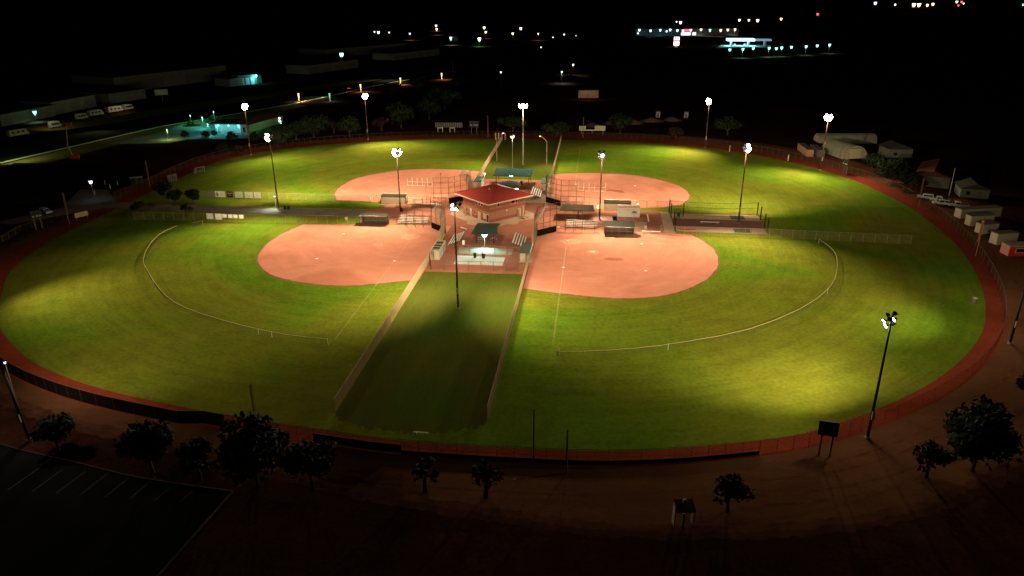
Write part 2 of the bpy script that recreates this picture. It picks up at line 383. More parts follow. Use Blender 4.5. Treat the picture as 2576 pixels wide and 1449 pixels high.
fence('faint chain link fence along the edge of right far field', [(13,219.5),(50,219.8),(89.5,218.4)], sp=.45, r=.008, wm=NETD, pm=mat('olive steel', (.16,.13,.06), .7, .1, 2))
fence('fence across the foot of the plaza next to the corridor grass', [(-37.8,161.4),(-17.0,162.0)], wm=WIRED, pm=GALVD, sp=.5, r=.010, mid=True, pr=.07, rail=.06)
fence('fence behind the warm up slab in front of the near canopy', [(-37.2,173.0),(-27.4,173.9),(-17.8,172.8)], wm=WIRED, pm=GALVD, sp=.5, r=.009, h=2.3, pr=.07, rail=.06)
fence('short side fence between left dugout and corridor foot', [(-39.4,166.9),(-37.8,161.4)], wm=WIRED, pm=GALVD, sp=.5, r=.010, pr=.07, rail=.06)
fence('short side fence between right dugout and corridor foot', [(-15.1,167),(-17.0,162.0)], wm=GALV, pm=GALV, sp=.5, r=.010, pr=.07, rail=.06)
fence('low fence between left near dugout and the bleachers by the infield', [(-57.5,195.6),(-45.4,196.0)], wm=WIRED, pm=GALVD, sp=.5, r=.009, h=3.2, post=2.4, pr=.06, rail=.05, mid=True)
fence('fence behind the bleachers along the left far infield', [(-57.5,218.0),(-45.4,218.0)], wm=WIRED, pm=GALVD, sp=.5, r=.009, h=2.4, post=2.4, pr=.06, rail=.05)
fence('fence between right backstop and right near dugout', [(-9.9,194.4),(3.2,194.6)], wm=WIRED, pm=GALVD, sp=.5, r=.010, h=3.2, post=2.4, pr=.06, rail=.05, mid=True)
fence('fence between far right backstop and far right dugout', [(-10.0,219.2),(3.2,219.0)], wm=WIRED, pm=GALVD, sp=.5, r=.010, h=3.2, post=2.4, pr=.06, rail=.05, mid=True)

# perimeter fence round the whole complex, with screens and a gate gap
def arc_of(poly, cond):
    idx = [i for i, p in enumerate(poly) if cond(p)]
    return [poly[i] for i in idx]
def run(poly, start, end):  # walk from vertex nearest start to nearest end (increasing index, wrapping)
    n = len(poly); ni = lambda q: min(range(n), key=lambda i: (poly[i]-Vector(q)).length)
    a, b = ni(start), ni(end); out = [poly[a]]
    while a != b: a = (a+1) % n; out.append(poly[a])
    return out
K1 = mat('dark windscreen', (.035, .022, .02), .8, .1, 3)
near_run = run(outer, (26, 93), (-139, 138))
fence('dark perimeter fence along the near edge of the complex with black windscreens', near_run, wm=WIRED, pm=GALVD, sp=.55, r=.009, mid=True, rail=.03,
      screen=[(run(outer, (-53, 91), (-133, 132)), .05, 2.3, BLACK), (run(outer, (-27, 87.5), (-39, 89)), .05, 1.5, BLACK), (run(outer, (26, 93), (-27, 87.5)), .03, .6, K1)])
fence('perimeter fence curving round the right hand side of the complex', run(outer, (100, 235), (26, 93)), wm=WIRED, pm=GALVD, sp=.6, r=.009)
fence('perimeter fence at the far edge of the complex', run(outer, (-100, 320), (60, 310)), wm=WIRED, pm=mat('red brown steel', (.16, .07, .045), .7, .1, 2), sp=.6, r=.010)
fence('perimeter fence bending round the far right corner', run(outer, (60, 310), (100, 235)), wm=WIRED, pm=GALVD, sp=.7, r=.009)
fence('perimeter fence curving round the far left corner', run(outer, (-151, 245), (-100, 320)), wm=WIRED, pm=GALVD, sp=.7, r=.009)
fence('outer fence line on the left beside the parking path', [(-152,250),(-152,214)], wm=WIRED, pm=GALVD, sp=.6, r=.009)
fence('outer fence line left of the left near field by the car park', [(-154,196),(-158,180),(-152,150),(-141,132)], wm=GALVD, pm=GALVD, sp=.6, r=.009, h=1.8)

# temporary outfield fences with yellow guard
def temp_fence(label, pts, gap=None):
    t = thing('temporary_fence', label, 'fence', (0,0,0), 0, 'temporary outfield fences')
    sm = spline(pts, 7, False)
    w = MB(); g = MB(); d = 0; gs = [g]
    for i in range(len(sm)-1):
        a, b = sm[i], sm[i+1]
        if gap and gap[0] <= i < gap[1]:
            if len(gs) == 1: g = MB(); gs.append(g)
            continue
        wires(w, a, b, .05, 1.2, .22, .010)
        s0 = 1.22+.04*math.sin(i*2.1); s1 = 1.22+.04*math.sin((i+1)*2.1)
        g.tube((a.x,a.y,s0),(b.x,b.y,s1),.055,.055,6)
    w.build('mesh', mat('green netting', (.07, .085, .02), .9, .1, 1), t); [q.build('yellow_guard', YELLOW, t) for q in gs if q.v]
    acc = 0
    for i in range(len(sm)-1):
        acc += (sm[i+1]-sm[i]).length
        if acc > 3.3 and not (gap and gap[0]-1 <= i <= gap[1]):
            acc = 0; p = sm[i+1]
            k = GALVD if random.random() < .85 else WHITE
            MB().tube((p.x,p.y,0),(p.x,p.y,1.33),.035).build('stake', k, t)
    p = sm[0]; MB().tube((p.x,p.y,0),(p.x+.1,p.y,1.35),.04).build('stake', WHITE, t)
    p = sm[-1]; MB().tube((p.x,p.y,0),(p.x-.1,p.y,1.35),.04).build('stake', WHITE, t)
temp_fence('curved temporary fence with yellow top across right near outfield', [(58.6,190.2),(59.6,184.5),(59.0,176),(53.6,159.5),(44.4,145.6),(31,133),(16.4,125.2),(5.9,121.5),(-4.6,119.6),(-5.2,120.5)])
temp_fence('curved temporary fence with pale top across left near outfield', [(-110.5,190.8),(-115.4,184.5),(-115.2,174.6),(-109.4,159.8),(-101.9,149.7),(-91,137.7),(-81.9,131.0),(-68.8,125.1),(-57.6,121.5),(-48.7,120.3)], gap=(3, 6))

# ---------------------------------------------------------------- floodlight poles
def lamp_meshes():
    s = MB(); n = 10
    prof = [(-.55,.12),(-.45,.26),(-.2,.40),(0,.46)]
    vs = []; fs = []
    for z, r in prof:
        for i in range(n): t = 2*math.pi*i/n; vs.append((r*math.cos(t), r*math.sin(t), z))
    for k in range(len(prof)-1):
        for i in range(n): fs.append((k*n+i, k*n+(i+1) % n, (k+1)*n+(i+1) % n, (k+1)*n+i))
    fs.append(tuple(range(n-1, -1, -1)))
    s.add(vs, fs)
    # visor over the top
    for i in range(n//2+1):
        pass
    l = MB(); l.add([(.42*math.cos(2*math.pi*i/n), .42*math.sin(2*math.pi*i/n), -.02) for i in range(n)], [tuple(range(n))])
    return s.mesh('lamp', BLACKM), l.mesh('lens', WFLOOD), l.mesh('lens', WFLOODC)
LM, LL, LLC = lamp_meshes()
HEX = [(-.5,1.1),(.5,1.1),(-1,0),(0,0),(1,0),(-.5,-1.1),(.5,-1.1)]; GRID = [(-1,-.4),(0,-.4),(1,-.4),(-1,.7),(0,.7),(1,.7)]
def flood_pole(x, y, h, aims, label, power=1.0, pm=BROWNPOLE, cool=False, col=(1, .84, .58), lamps=None, box_z=3.5, up=0, off=(), cone=112, spill=1.1, W=.88, ls=1.2, per=4, face={}):
    """aims: (x, y, weight). Each aim gets its own pair of lamps on the crossarm and one light."""
    t = thing('floodlight_pole', label, 'floodlight', (x, y, 0), 0, 'floodlight poles round the fields')
    p = MB(); p.tube((0,0,0),(0,0,h*.55),.24,.18,10); p.tube((0,0,h*.55),(0,0,h+.9),.18,.11,10); p.build('pole', pm, t, True)
    MB().box(-.18,.18,-.5,-.25,box_z,box_z+1.3).build('control_box', GALV, t)
    b = MB(); b.tube((0,0,.0),(0,0,.35),.42,.40,10); b.build('footing', CONC, t)
    mx = sum(a[0] for a in aims)/len(aims)-x; my = sum(a[1] for a in aims)/len(aims)-y
    ang = math.atan2(my, mx); ax = Vector((-math.sin(ang), math.cos(ang)))  # arm axis across the mean aim
    arms = MB()
    lay = HEX if per > 3 else GRID; vs_ = .68
    for z in ((h-.75, h, h+.75) if per > 3 else (h-.4, h+.7)): arms.tube((-ax.x*W,-ax.y*W,z),(ax.x*W,ax.y*W,z),.07,.07,6)
    arms.build('crossarm', BLACKM, t)
    aims_s = sorted(aims, key=lambda a: (Vector((a[0]-x, a[1]-y))).dot(ax))
    for i, (c, row) in enumerate(lay):
        a = aims_s[min(len(aims_s)-1, int((c+1)*.499*len(aims_s)))]
        z = h+row*vs_
        if i in face: a = face[i]
        d = Vector((a[0]-x, a[1]-y, -z)).normalized()
        pos = Vector((ax.x*c*W*.92, ax.y*c*W*.92, z))+Vector((d.x, d.y, 0)).normalized()*.45+Vector((0,0,-.05))
        o = bpy.data.objects.new('lamp', LM); COL.objects.link(o); o.parent = t; o.location = pos
        o.rotation_euler = d.to_track_quat('Z', 'Y').to_euler(); o.scale = (ls,)*3
        if i not in off:
            l = bpy.data.objects.new('lens', LLC if cool else LL); COL.objects.link(l); l.parent = o
    lamp_light('spill', (x-ax.y*0+math.cos(ang)*1.6, y+math.sin(ang)*2.2, h-1.6), None, 3800*power*spill, col, 0, .6, t)
    for a in aims:
        d = Vector((a[0]-x, a[1]-y, -h)).normalized()
        lp = Vector((x, y, h))+Vector((d.x, d.y, 0)).normalized()*2.6+Vector((0,0,-.7))
        lamp_light('flood', lp, (a[0], a[1], 0), 100000*power*a[2], col, math.radians(a[3] if len(a) > 3 else cone), .5, t)
    return t
flood_pole(1.9, 206.3, 18.8, [(9,171,.95),(10,241,1.0),(-12,204,.4,90)], 'floodlight pole behind the white container between both right infields')
flood_pole(-57.2, 208, 18.2, [(-64,172,1.0),(-64,241,1.0),(-43,204,.4,90)], 'floodlight pole by the bins between both left infields')
flood_pole(-95.3, 208.2, 22, [(-90,162,1.45),(-92,246,1.4),(-112,222,.35,60)], 'floodlight pole standing on the paved walkway left of the plaza')
flood_pole(41, 206.5, 21.5, [(33,164,1.35),(46,246,1.5)], 'floodlight pole rising from the gravel between the bullpen strips')
flood_pole(-138.6, 283.9, 19.3, [(-110,252,.6),(-100,275,.4)], 'far left floodlight pole in front of the teal lit building', spill=.35)
flood_pole(-100.4, 319.3, 19, [(-82,290,.8),(-60,285,.7)], 'floodlight pole on the far track behind left far field', spill=.35)
flood_pole(45.4, 313.9, 19, [(26,292,.8),(10,285,.7)], 'floodlight pole on the far track behind right far field', spill=.5)
flood_pole(81.8, 276.4, 19, [(58,256,.8),(66,246,.5),(99,244,.35,84)], 'floodlight pole on the dirt road beside the storage containers', spill=1.6)
flood_pole(-27, 275.4, 21.8, [(-2,258,.7),(-56,258,.7),(-27,236,.8,70)], 'slim grey floodlight pole in the far grass corridor', pm=GALV, cool=True, lamps=6, per=3, W=1.0, ls=1.4)
flood_pole(-27.3, 139.3, 22, [(-3,143,.62,114),(-51,145,.6,114),(-12,163,.25),(-43,163,.35),(-27.5,187,.4,56)], 'floodlight pole in the near grass corridor seen from behind', cool=True, lamps=6, per=3, W=.85, ls=.95, spill=.6, face={0:(-56,116),1:(-27,122),2:(2,116),5:(2,120)})
flood_pole(41.6, 98.2, 19.3, [(10,108,.08),(27,131,.78,100),(48,140,.3,90)], 'dark floodlight pole on the near right edge of the complex', pm=BLACKM, cool=True, W=.95, ls=.8, spill=.5, face={2:(8,88),6:(8,88),4:(14,90)})
lp_ = flood_pole(-82.1, 84.7, 21, [(-80,118,.16,90)], 'floodlight pole at the lower left corner whose head is out of frame', pm=BLACKM)
lp_.rotation_euler = (0, math.radians(-4.5), 0)
flood_pole(78.3, 133.5, 19, [(46,152,.45,88),(99,180,.12,84)], 'floodlight pole at the right border with its head out of frame', pm=BLACKM, spill=.9)
lamp_light('flood', (-131, 135, 19), (-98, 138, 0), 52000, (1,.84,.58), math.radians(96), .5)

# ---------------------------------------------------------------- concession building
B0 = Vector((-29.2, 209.4)); HW = 9.2; RD = 11.7
bt = thing('concession_building', 'two storey tan block building with red pyramid roof in the middle of the plaza', 'building', (B0.x, B0.y, 0), 0)
bt.rotation_euler = (0, 0, math.radians(45))
s = HW/math.sqrt(2); e = RD/math.sqrt(2); WH = 6.1
MB().box(-s, s, -s, s, .0, WH).build('wall', BLOCK, bt)
for z0, z1 in ((.05, .95), (3.1, 3.95), (5.35, 5.95)):
    MB().box(-s-.03, s+.03, -s-.03, s+.03, z0, z1).build('band', BLOCKR, bt)
MB().add([(-e,-e,WH),(e,-e,WH),(e,e,WH),(-e,e,WH),(0,0,WH+2.95)], [(0,1,4),(1,2,4),(2,3,4),(3,0,4),(3,2,1,0)]).build('roof', ROOFRED, bt)
tr = MB()
for a, b in (((-e,-e),(e,-e)),((e,-e),(e,e)),((e,e),(-e,e)),((-e,e),(-e,-e))): tr.panel(a, b, WH-.28, WH+.06, .16)
tr.build('fascia', TRIM, bt)
hp = MB()
for a in ((-e,-e),(e,-e),(e,e),(-e,e)): hp.tube((a[0],a[1],WH+.05),(0,0,WH+3.0),.09,.09,5)
hp.build('ridge_cap', ROOFRED, bt)
vt = MB(); vt.tube((1.6,-1.9,WH+1.9),(1.6,-1.9,WH+2.7),.16,.16,8); vt.build('vent', GALV, bt)
vt = MB(); vt.tube((-2.6,-1.4,WH+1.7),(-2.6,-1.4,WH+2.4),.14,.14,8); vt.build('vent', GALV, bt)
# local +x side faces right-near after 45deg rotation is (-y side) => faces right near ; (-x side) faces left near
def win(side, u, z0, w, h, deep=.06, m=GLASS, name='window', fr=True):
    k = MB(); f = MB(); o = s+.035
    def bx(mb, u0, u1, za, zb, d0, d1):
        if side == 'R': mb.box(u0, u1, -o-d1, -o-d0, za, zb)
        else: mb.box(-o-d1, -o-d0, u0, u1, za, zb)
    bx(k, u-w/2, u+w/2, z0, z0+h, -.02, .02); q = k.build(name, m, bt)
    if fr:
        for za, zb in ((z0-.1, z0), (z0+h, z0+h+.1)): bx(f, u-w/2-.1, u+w/2+.1, za, zb, 0, .08)
        for ua, ub in ((u-w/2-.1, u-w/2), (u+w/2, u+w/2+.1)): bx(f, ua, ub, z0, z0+h, 0, .08)
        f.build('frame', TRIM, q)
# left facing wall (local -x): upper windows near the corner, doors and serving hatches below
for u in (-2.9, -1.7, -.5): win('L', u, 4.3, .95, 1.3)
win('L', -5.7, .08, 1.0, 2.2, m=GLASS, name='door'); win('L', -4.2, .9, .9, 1.3, m=DOORM, name='hatch'); win('L', -1.6, .1, 1.1, 2.1, m=DOORM, name='door')
win('L', .6, 1.0, 1.2, 1.2, m=BLOCKR, name='hatch'); win('L', 4.6, 1.0, 1.2, 1.2, m=BLOCKR, name='hatch'); win('L', 2.6, .1, .9, 2.2, m=WHITE, name='door')
for u, w in ((-3.4, .9), (2.0, 1.4), (3.2, .5)): win('R', u, 4.4, w, .9)
win('R', 4.3, .1, .95, 2.3, m=TRIM, name='door')
win('R', -.3, 2.55, .34, .22, m=WHITE, name='wall_lamp', fr=False)
cols = MB()
for u in (3.7,): cols.box(-s-1.3, -s-.9, u-.2, u+.2, 0, 2.9)
cols.build('pillar', CONC, bt)
MB().box(4.6, 5.1, -s-1.3, -s-.8, 0, 3.0).build('pillar', CONC, bt)

# ---------------------------------------------------------------- backstops
def backstop(sx, sy, label):
    t = thing('backstop', label, 'backstop', (CX, CY, 0), 0, 'backstops behind the four home plates')
    W = lambda u, v: (sx*u, sy*v)
    P1, P2 = W(12.5, 17.4), W(17.4, 12.7)
    A, Bq = W(12.3, 24.5), W(24.5, 12.5)
    near = sy < 0
    hs = 8.2
    fr = MB(); ms = MB()
    for a, b, n in ((A, P1, 3), (P1, P2, 3), (P2, Bq, 3)):
        a = Vector(a); b = Vector(b)
        for i in range(n+1):
            p = a.lerp(b, i/n); fr.tube((p.x,p.y,0),(p.x,p.y,hs),.085,.08,5)
        for k in range(5):
            z = hs*(k+1)/5; fr.tube((a.x,a.y,z),(b.x,b.y,z),.06,.06,4)
        wires(ms, a, b, 1.2, hs, .75, .008)
    fr.build('frame', GALVD if sx > 0 else mat('pale brown steel', (.24, .16, .10), .6, .1, 2), t); ms.build('mesh', WIRED, t)
    # pale hood rods leaning out over home plate along the wing seen end on
    hd = MB(); a = Vector(A); b = Vector(P1); fx = sx*2.6; n = 9
    for i in range(n):
        p = a.lerp(b, i/(n-1)); hd.tube((p.x,p.y,hs-2.6),(p.x+fx*.8,p.y-sy*.3,hs+.25),.085,.085,5)
    for fz, ff in ((-1.6, .28), (.25, .8)):
        hd.tube((a.x+fx*ff,a.y-sy*.3*ff,hs+fz),(b.x+fx*ff,b.y-sy*.3*ff,hs+fz),.05,.05,5)
    hd.tube((a.x,a.y,hs-2.6),(b.x,b.y,hs-2.6),.06,.06,5)
    hd.build('hood', GALV, t)
    cw = MB(); wires(cw, A, W(12.4, 19.2), .1, 6.0, .22, .016); cw.build('wing_mesh', CW, t)
    MB().panel(P1, P2, .05, 1.75, .22).build('padded_wall', BLACK, t)
    cap = MB().panel(P1, P2, 1.75, 1.86, .3); cap.build('wall_cap', CONC, t)
    return t
backstop(1, -1, 'tall backstop with black padded wall behind right near home plate')
backstop(-1, -1, 'tall backstop with pale hood rods behind left near home plate')
backstop(1, 1, 'tall backstop with black padded wall behind right far home plate')
backstop(-1, 1, 'tall backstop with black wall behind left far home plate')
fence('mesh fence linking right backstop to the right corridor dugout', [(-15.1,182.2),(-15.1,176.6)], wm=CW, pm=CW, sp=.22, r=.016, h=4.0, post=2)
fence('mesh fence linking left backstop to the left corridor dugout', [(-39.5,182.2),(-39.5,176.6)], wm=CW, pm=CW, sp=.25, r=.014, h=4.0, post=2)
fence('mesh fence linking right far backstop to the far corridor fence', [(-14.9,231.3),(-14.9,237)], wm=CW, pm=CW, sp=.22, r=.016, h=4.0, post=2)
fence('mesh fence linking left far backstop to the far corridor fence', [(-39.8,231.3),(-39.8,237)], wm=CW, pm=CW, sp=.22, r=.016, h=4.0, post=2)

# ---------------------------------------------------------------- dugouts (length along local x, open side towards local -y)
def dugout(loc, rz, label, L=7.6, D=2.6, hb=2.5, hf=2.5, roofm=DUGROOF, open_roof=False, wallm=DUGWALL):
    t = thing('dugout', label, 'dugout', (*loc, 0), rz, 'dugouts beside the infields')
    MB().box(-L/2, L/2, -D/2-.5, D/2, .05, .14).build('floor', CONC, t)
    p = MB(); n = 4
    for i in range(n+1):
        x = -L/2+L*i/n; p.tube((x,-D/2,.1),(x,-D/2,hf),.05); p.tube((x,D/2,.1),(x,D/2,hb),.05)
    p.tube((-L/2,-D/2,1.1),(L/2,-D/2,1.1),.03)
    p.build('post', GALV, t)
    if open_roof:
        b = MB()
        for i in range(4): x = -L/2+L*(i+.5)/4; b.tube((x,-D/2,hf),(x,D/2,hb),.06)
        for sg in (-1, 1): b.tube((-L/2,sg*D/2,hf),(L/2,sg*D/2,hb),.09)
        for sg in (-1, 1): b.tube((sg*L/2,-D/2,hf),(sg*L/2,D/2,hb),.09)
        b.build('roof_frame', CREAM, t)
        MB().slab([(-L/2+.1,-D/2+.1,hf-.06),(L/2-.1,-D/2+.1,hf-.06),(L/2-.1,D/2-.1,hb-.06),(-L/2+.1,D/2-.1,hb-.06)], .04).build('roof', roofm, t)
    else:
        MB().slab([(-L/2-.2,-D/2-.3,hf+.12),(L/2+.2,-D/2-.3,hf+.12),(L/2+.2,D/2+.2,hb+.12),(-L/2-.2,D/2+.2,hb+.12)], .10).build('roof', roofm, t)
        q = MB(); q.tube((-L/2-.2,-D/2-.33,hf+.07),(L/2+.2,-D/2-.33,hf+.07),.08,.08,6); q.build('gutter', ALU, t)
    MB().box(-L/2, L/2, D/2-.04, D/2+.06, .1, hb).build('back_wall', wallm, t)
    for sg in (-1, 1): MB().box(min(sg*L/2,sg*(L/2-.08)), max(sg*L/2,sg*(L/2-.08)), -D/2*.2, D/2, .1, hf-.1).build('side_wall', wallm, t)
    b = MB(); b.box(-L/2+.5, L/2-.3, D/2-.75, D/2-.4, .48, .55)
    for x in (-L/2+.7, 0, L/2-.6): b.box(x, x+.06, D/2-.7, D/2-.45, .14, .48)
    b.build('bench', ALU, t)
    return t
dugout((-61.8,196.9), 0, 'long dugout with green roof and white bench at left near infield')
dugout((7.2,193.6), 0, 'dark roofed dugout facing right near infield below the white container', L=7.8, D=2.6, hb=3.1, hf=2.3)
dugout((-61.8,218.5), math.pi, 'dark open backed dugout at left far infield', L=7.6)
dugout((7.2,217.2), math.pi, 'dugout with black flat roof at right far infield behind the container', L=7.8, D=3.0)
dugout((-38.3,172.2), -math.pi/2, 'cream framed dugout with open beams left of the warm up slab', L=7.9, D=2.1, open_roof=True, wallm=CREAM)
dugout((-16.2,172.2), math.pi/2, 'dugout with dark green roof right of the warm up slab', L=7.6, D=2.1, roofm=mat('dark green roof', (.05, .065, .04), .7, .2, 2), wallm=CREAM)
dugout((-38.6,241.2), -math.pi/2, 'small green roofed dugout left of the far canopies', L=7.6, D=2.2, roofm=MATS['dark green roof'], wallm=CREAM)
dugout((-16.2,241.2), math.pi/2, 'small green roofed dugout right of the far canopies', L=7.6, D=2.2, roofm=MATS['dark green roof'], wallm=CREAM)

# ---------------------------------------------------------------- bleachers (rows rise towards local +y)
def bleachers(loc, rz, label, L=8.2, rows=5, first=None):
    t = thing('bleachers', label, 'bleachers', (*loc, 0), rz, 'aluminium bleachers round the plaza')
    for i in range(rows):
        MB().box(-L/2, L/2, i*.68, i*.68+.30, .42+i*.26, .47+i*.26).build('seat', ALU, t)
        if i: MB().box(-L/2, L/2, i*.68-.30, i*.68-.16, .16+i*.26, .20+i*.26).build('footboard', GALVD, t)
    for x in (-L/2+.3, -L/6, L/6, L/2-.3):
        f = MB()
        f.tube((x,0,.08),(x,rows*.68-.4,.08),.04,.04,4); f.tube((x,.1,.4),(x,rows*.68-.45,.4+.26*(rows-1)),.04,.04,4)
        for i in range(rows): f.tube((x,i*.68+.15,.05),(x,i*.68+.15,.42+i*.26),.035,.035,4)
        f.tube((x,.1,.1),(x,rows*.68-.5,.35+.26*(rows-1)),.03,.03,4)
        f.build('frame', GALVD, t)
    return t
bleachers((-51.0,197.2), 0, 'bleachers facing left near infield beside its dugout', L=8.6, rows=6)
bleachers((-3.0,197.6), 0, 'bleachers facing right near infield below a dark canopy', L=8.8)
bleachers((-51.0,216.4), math.pi, 'bleachers facing left far infield, seen from behind', L=8.8)
bleachers((-37.2,183.2), -math.pi/2, 'bleachers left of the near canopy facing the left backstop', L=8.2)
bleachers((-17.4,183.4), math.pi/2, 'bleachers right of the near canopy facing the right backstop', L=8.6)
bleachers((-16.9,232.4), math.pi/2, 'bleachers right of the round roof canopy near the far backstop', L=8.8, rows=5)

# ---------------------------------------------------------------- shade canopies
def canopy(loc, w, d, h, label, rise=.6, posts=((-1,-1),(1,-1),(1,1),(-1,1)), kind='gable', m=CANOPYM, pin=.8):
    t = thing('shade_canopy', label, 'canopy', (*loc, 0), 0, 'dark green shade canopies')
    p = MB()
    for a, b in posts: p.tube((a*(w/2-pin), b*(d/2-1.0), 0), (a*(w/2-pin), b*(d/2-1.0), h+.15), .11, .11, 8)
    p.build('post', BLACKM, t)
    r = MB()
    if kind == 'gable':   # ridge along x
        r.slab([(-w/2-.35,-d/2,h-.15),(w/2+.35,-d/2,h-.15),(w/2-.1,0,h+rise),(-w/2+.1,0,h+rise)], .10)
        r.slab([(-w/2+.1,.003,h+rise),(w/2-.1,.003,h+rise),(w/2+.05,d/2,h-.05),(-w/2-.05,d/2,h-.05)], .10)
    elif kind == 'dome':
        n = 20; vs = [(0,0,h+rise)]; k = 3
        for j in range(1, k+1):
            for i in range(n):
                a = 2*math.pi*i/n; rr = j/k; vs.append((w/2*rr*math.cos(a), d/2*rr*math.sin(a), h+rise*(1-rr*rr)))
        fs = [(0, 1+i, 1+(i+1) % n) for i in range(n)]
        for j in range(k-1):
            for i in range(n): fs.append((1+j*n+i, 1+(j+1)*n+i, 1+(j+1)*n+(i+1) % n, 1+j*n+(i+1) % n))
        r.add(vs, fs); r.add([(v[0], v[1], v[2]-.12) for v in vs], [tuple(reversed(f)) for f in fs])
    else:
        r.slab([(-w/2,-d/2,h),(w/2,-d/2,h),(w/2+.2,d/2,h+rise),(-w/2-.2,d/2,h+rise)], .12)
    r.build('roof', m, t)
    if kind != 'dome':
        g = MB(); g.tube((-w/2-.3,-d/2,h-.12),(w/2+.3,-d/2,h-.12),.07,.07,6); g.build('gutter', BLACKM, t)
    return t
canopy((-27.9,185.6), 6.2, 9.4, 3.1, 'dark green canopy behind the bright walkway lamp in the near plaza', rise=.55)
canopy((-4.5,207.4), 9.3, 6.4, 3.3, 'wide dark canopy above the bleachers right of the red roof', rise=.7, posts=((.06,-.2),(.06,1)), m=CANOPYO)
canopy((-27.6,233.4), 6.2, 8.6, 3.2, 'round green canopy just behind the red roof', rise=.7, kind='dome')
canopy((-27.6,248.2), 12.8, 9.0, 3.4, 'widest canopy at the far end of the plaza, green lit along its edge', rise=.4, kind='flat', m=mat('far canopy sheet', (.022, .055, .048), .95, .1, 2, spec=.02))

# picnic tables under and around canopies
def picnic_table():
    t = thing('picnic_table', '', 'table', (0,0,0), 0, 'picnic tables on the plaza')
    MB().box(-.9,.9,-.38,.38,.72,.78).build('tabletop', CONC, t)
    for sg in (-1, 1): MB().box(-.9,.9,sg*.75-.14,sg*.75+.14,.42,.47).build('seat', CONC, t)
    l = MB()
    for x in (-.6, .6):
        l.tube((x,-.8,.06),(x,.25,.72),.04,.04,4); l.tube((x,.8,.06),(x,-.25,.72),.04,.04,4)
    l.build('leg', BLACKM, t); return t
pt = picnic_table()
for i, (x, y, rz, lb) in enumerate([(-29.4,184.5,.1,'left picnic table under the near canopy by the walkway lamp'), (-25.9,184.6,1.5,'right picnic table under the near canopy'),
        (-6.0,206.4,.3,'cluttered picnic table under the wide canopy on the right'), (-19.6,205.6,-.6,'picnic table against the right corner of the red roofed building'),
        (-64.4,213.6,.2,'picnic table with red shadow beside left far dugout'), (-59.4,214.0,0,'low table behind left far dugout'),
        (-20.6,227.5,.4,'picnic table in the bright patch behind the red roof'),(-28.2,246.5,1.5,'table under the edge of the widest far canopy')]):
    o = pt if i == 0 else copy_tree(pt); place(o, (x, y, .07), rz, lb)
# trash cans
def bin_(m, name='trash_can', h=1.0, r=.34):
    t = thing(name, '', 'trash can', (0,0,0), 0, 'trash cans')
    b = MB(); b.tube((0,0,0),(0,0,h*.88),r*.88,r,12); b.build('body', m, t)
    l = MB(); l.tube((0,0,h*.88),(0,0,h),r*1.06,r*.6,12); l.build('lid', BLACKM, t); return t
b0 = bin_(BLACKM, h=1.25, r=.42); gr = bin_(GREENB, h=1.1, r=.4)
for i, (x, y, lb) in enumerate([(-28.8,170.9,'black trash can left of centre on the warm up slab'), (-26.6,170.7,'black trash can right of its twin on the warm up slab'),
        (-57.2,208.9,'dark trash can beside the floodlight pole left of the building'), (-24.6,245.2,'trash can standing under the widest far canopy')]):
    place(b0 if i == 0 else copy_tree(b0), (x, y, .07), 0, lb)
for i, (x, y, lb) in enumerate([(-93.2,208.3,'green trash can on the walkway beside the floodlight pole'), (-92.0,208.2,'second green trash can on the walkway, farther from the pole'), (24.8,211.9,'green barrel at the mouth of the far bullpen strip')]):
    place(gr if i == 0 else copy_tree(gr), (x, y, .07), 0, lb)

# container with ribbed wall, bench, hoop
ct = thing('storage_container', 'white ribbed storage container between the two right dugouts', 'container', (10.35, 209.6, 0.06))
cb = MB(); cb.box(-3.15,3.15,0,2.5,0,2.95)
cb.build('body', mat('container white', (.86,.80,.64), .5, .05, 2), ct)
rb = MB()
for i in range(24): x = -3.1+i*.265; rb.box(x, x+.11, -.06, -.003, .1, 2.85)
rb.build('ribs', MATS['container white'], ct)
MB().box(-3.2,3.2,-.08,2.56,2.953,3.06).build('roof', TRIM, ct)
dr = MB(); dr.box(3.153, 3.2, .15, 2.35, .1, 2.8); dr.build('door', GALV, ct)
hp = thing('basketball_hoop', 'grey basketball hoop with fan shaped backboard in front of the container', 'hoop', (11.6, 204.6, .06))
MB().tube((0,0,0),(0,0,3.0),.07,.06,8).build('pole', GALV, hp)
n = 10; bb = MB(); fan = [(math.cos(math.pi*i/n)*.75, .75*math.sin(math.pi*i/n)*.95) for i in range(n+1)]
bb.add([(x,-.1,2.7+z) for x, z in fan]+[(x,-.16,2.7+z) for x, z in fan], [tuple(range(n+1)), tuple(range(2*n+1, n, -1))]+[(i, i+1, n+2+i, n+1+i) for i in range(n)]+[(n,0,n+1,2*n+1)])
bb.build('backboard', mat('grey board', (.26,.25,.2), .6, .1, 3), hp)
rg = MB()
for i in range(10): a = 2*math.pi*i/10; b = 2*math.pi*(i+1)/10; rg.tube((.23*math.cos(a),-.42+.23*math.sin(a),2.95),(.23*math.cos(b),-.42+.23*math.sin(b),2.95),.02,.02,4)
rg.build('rim', REDP, hp)
ac = thing('cooler_cart', 'dark cart standing by the left corner of the white container', 'cart', (6.2,206.2,.06), .4)
MB().box(-.5,.5,-.4,.4,.25,1.1).build('body', BLACKM, ac); MB().box(-.54,.54,-.44,.44,1.1,1.2).build('lid', GREENB, ac)
for sx in (-.4, .4): MB().tube((sx,-.45,.2),(sx,-.37,.2),.2,.2,10).build('wheel', RUBBER, ac)
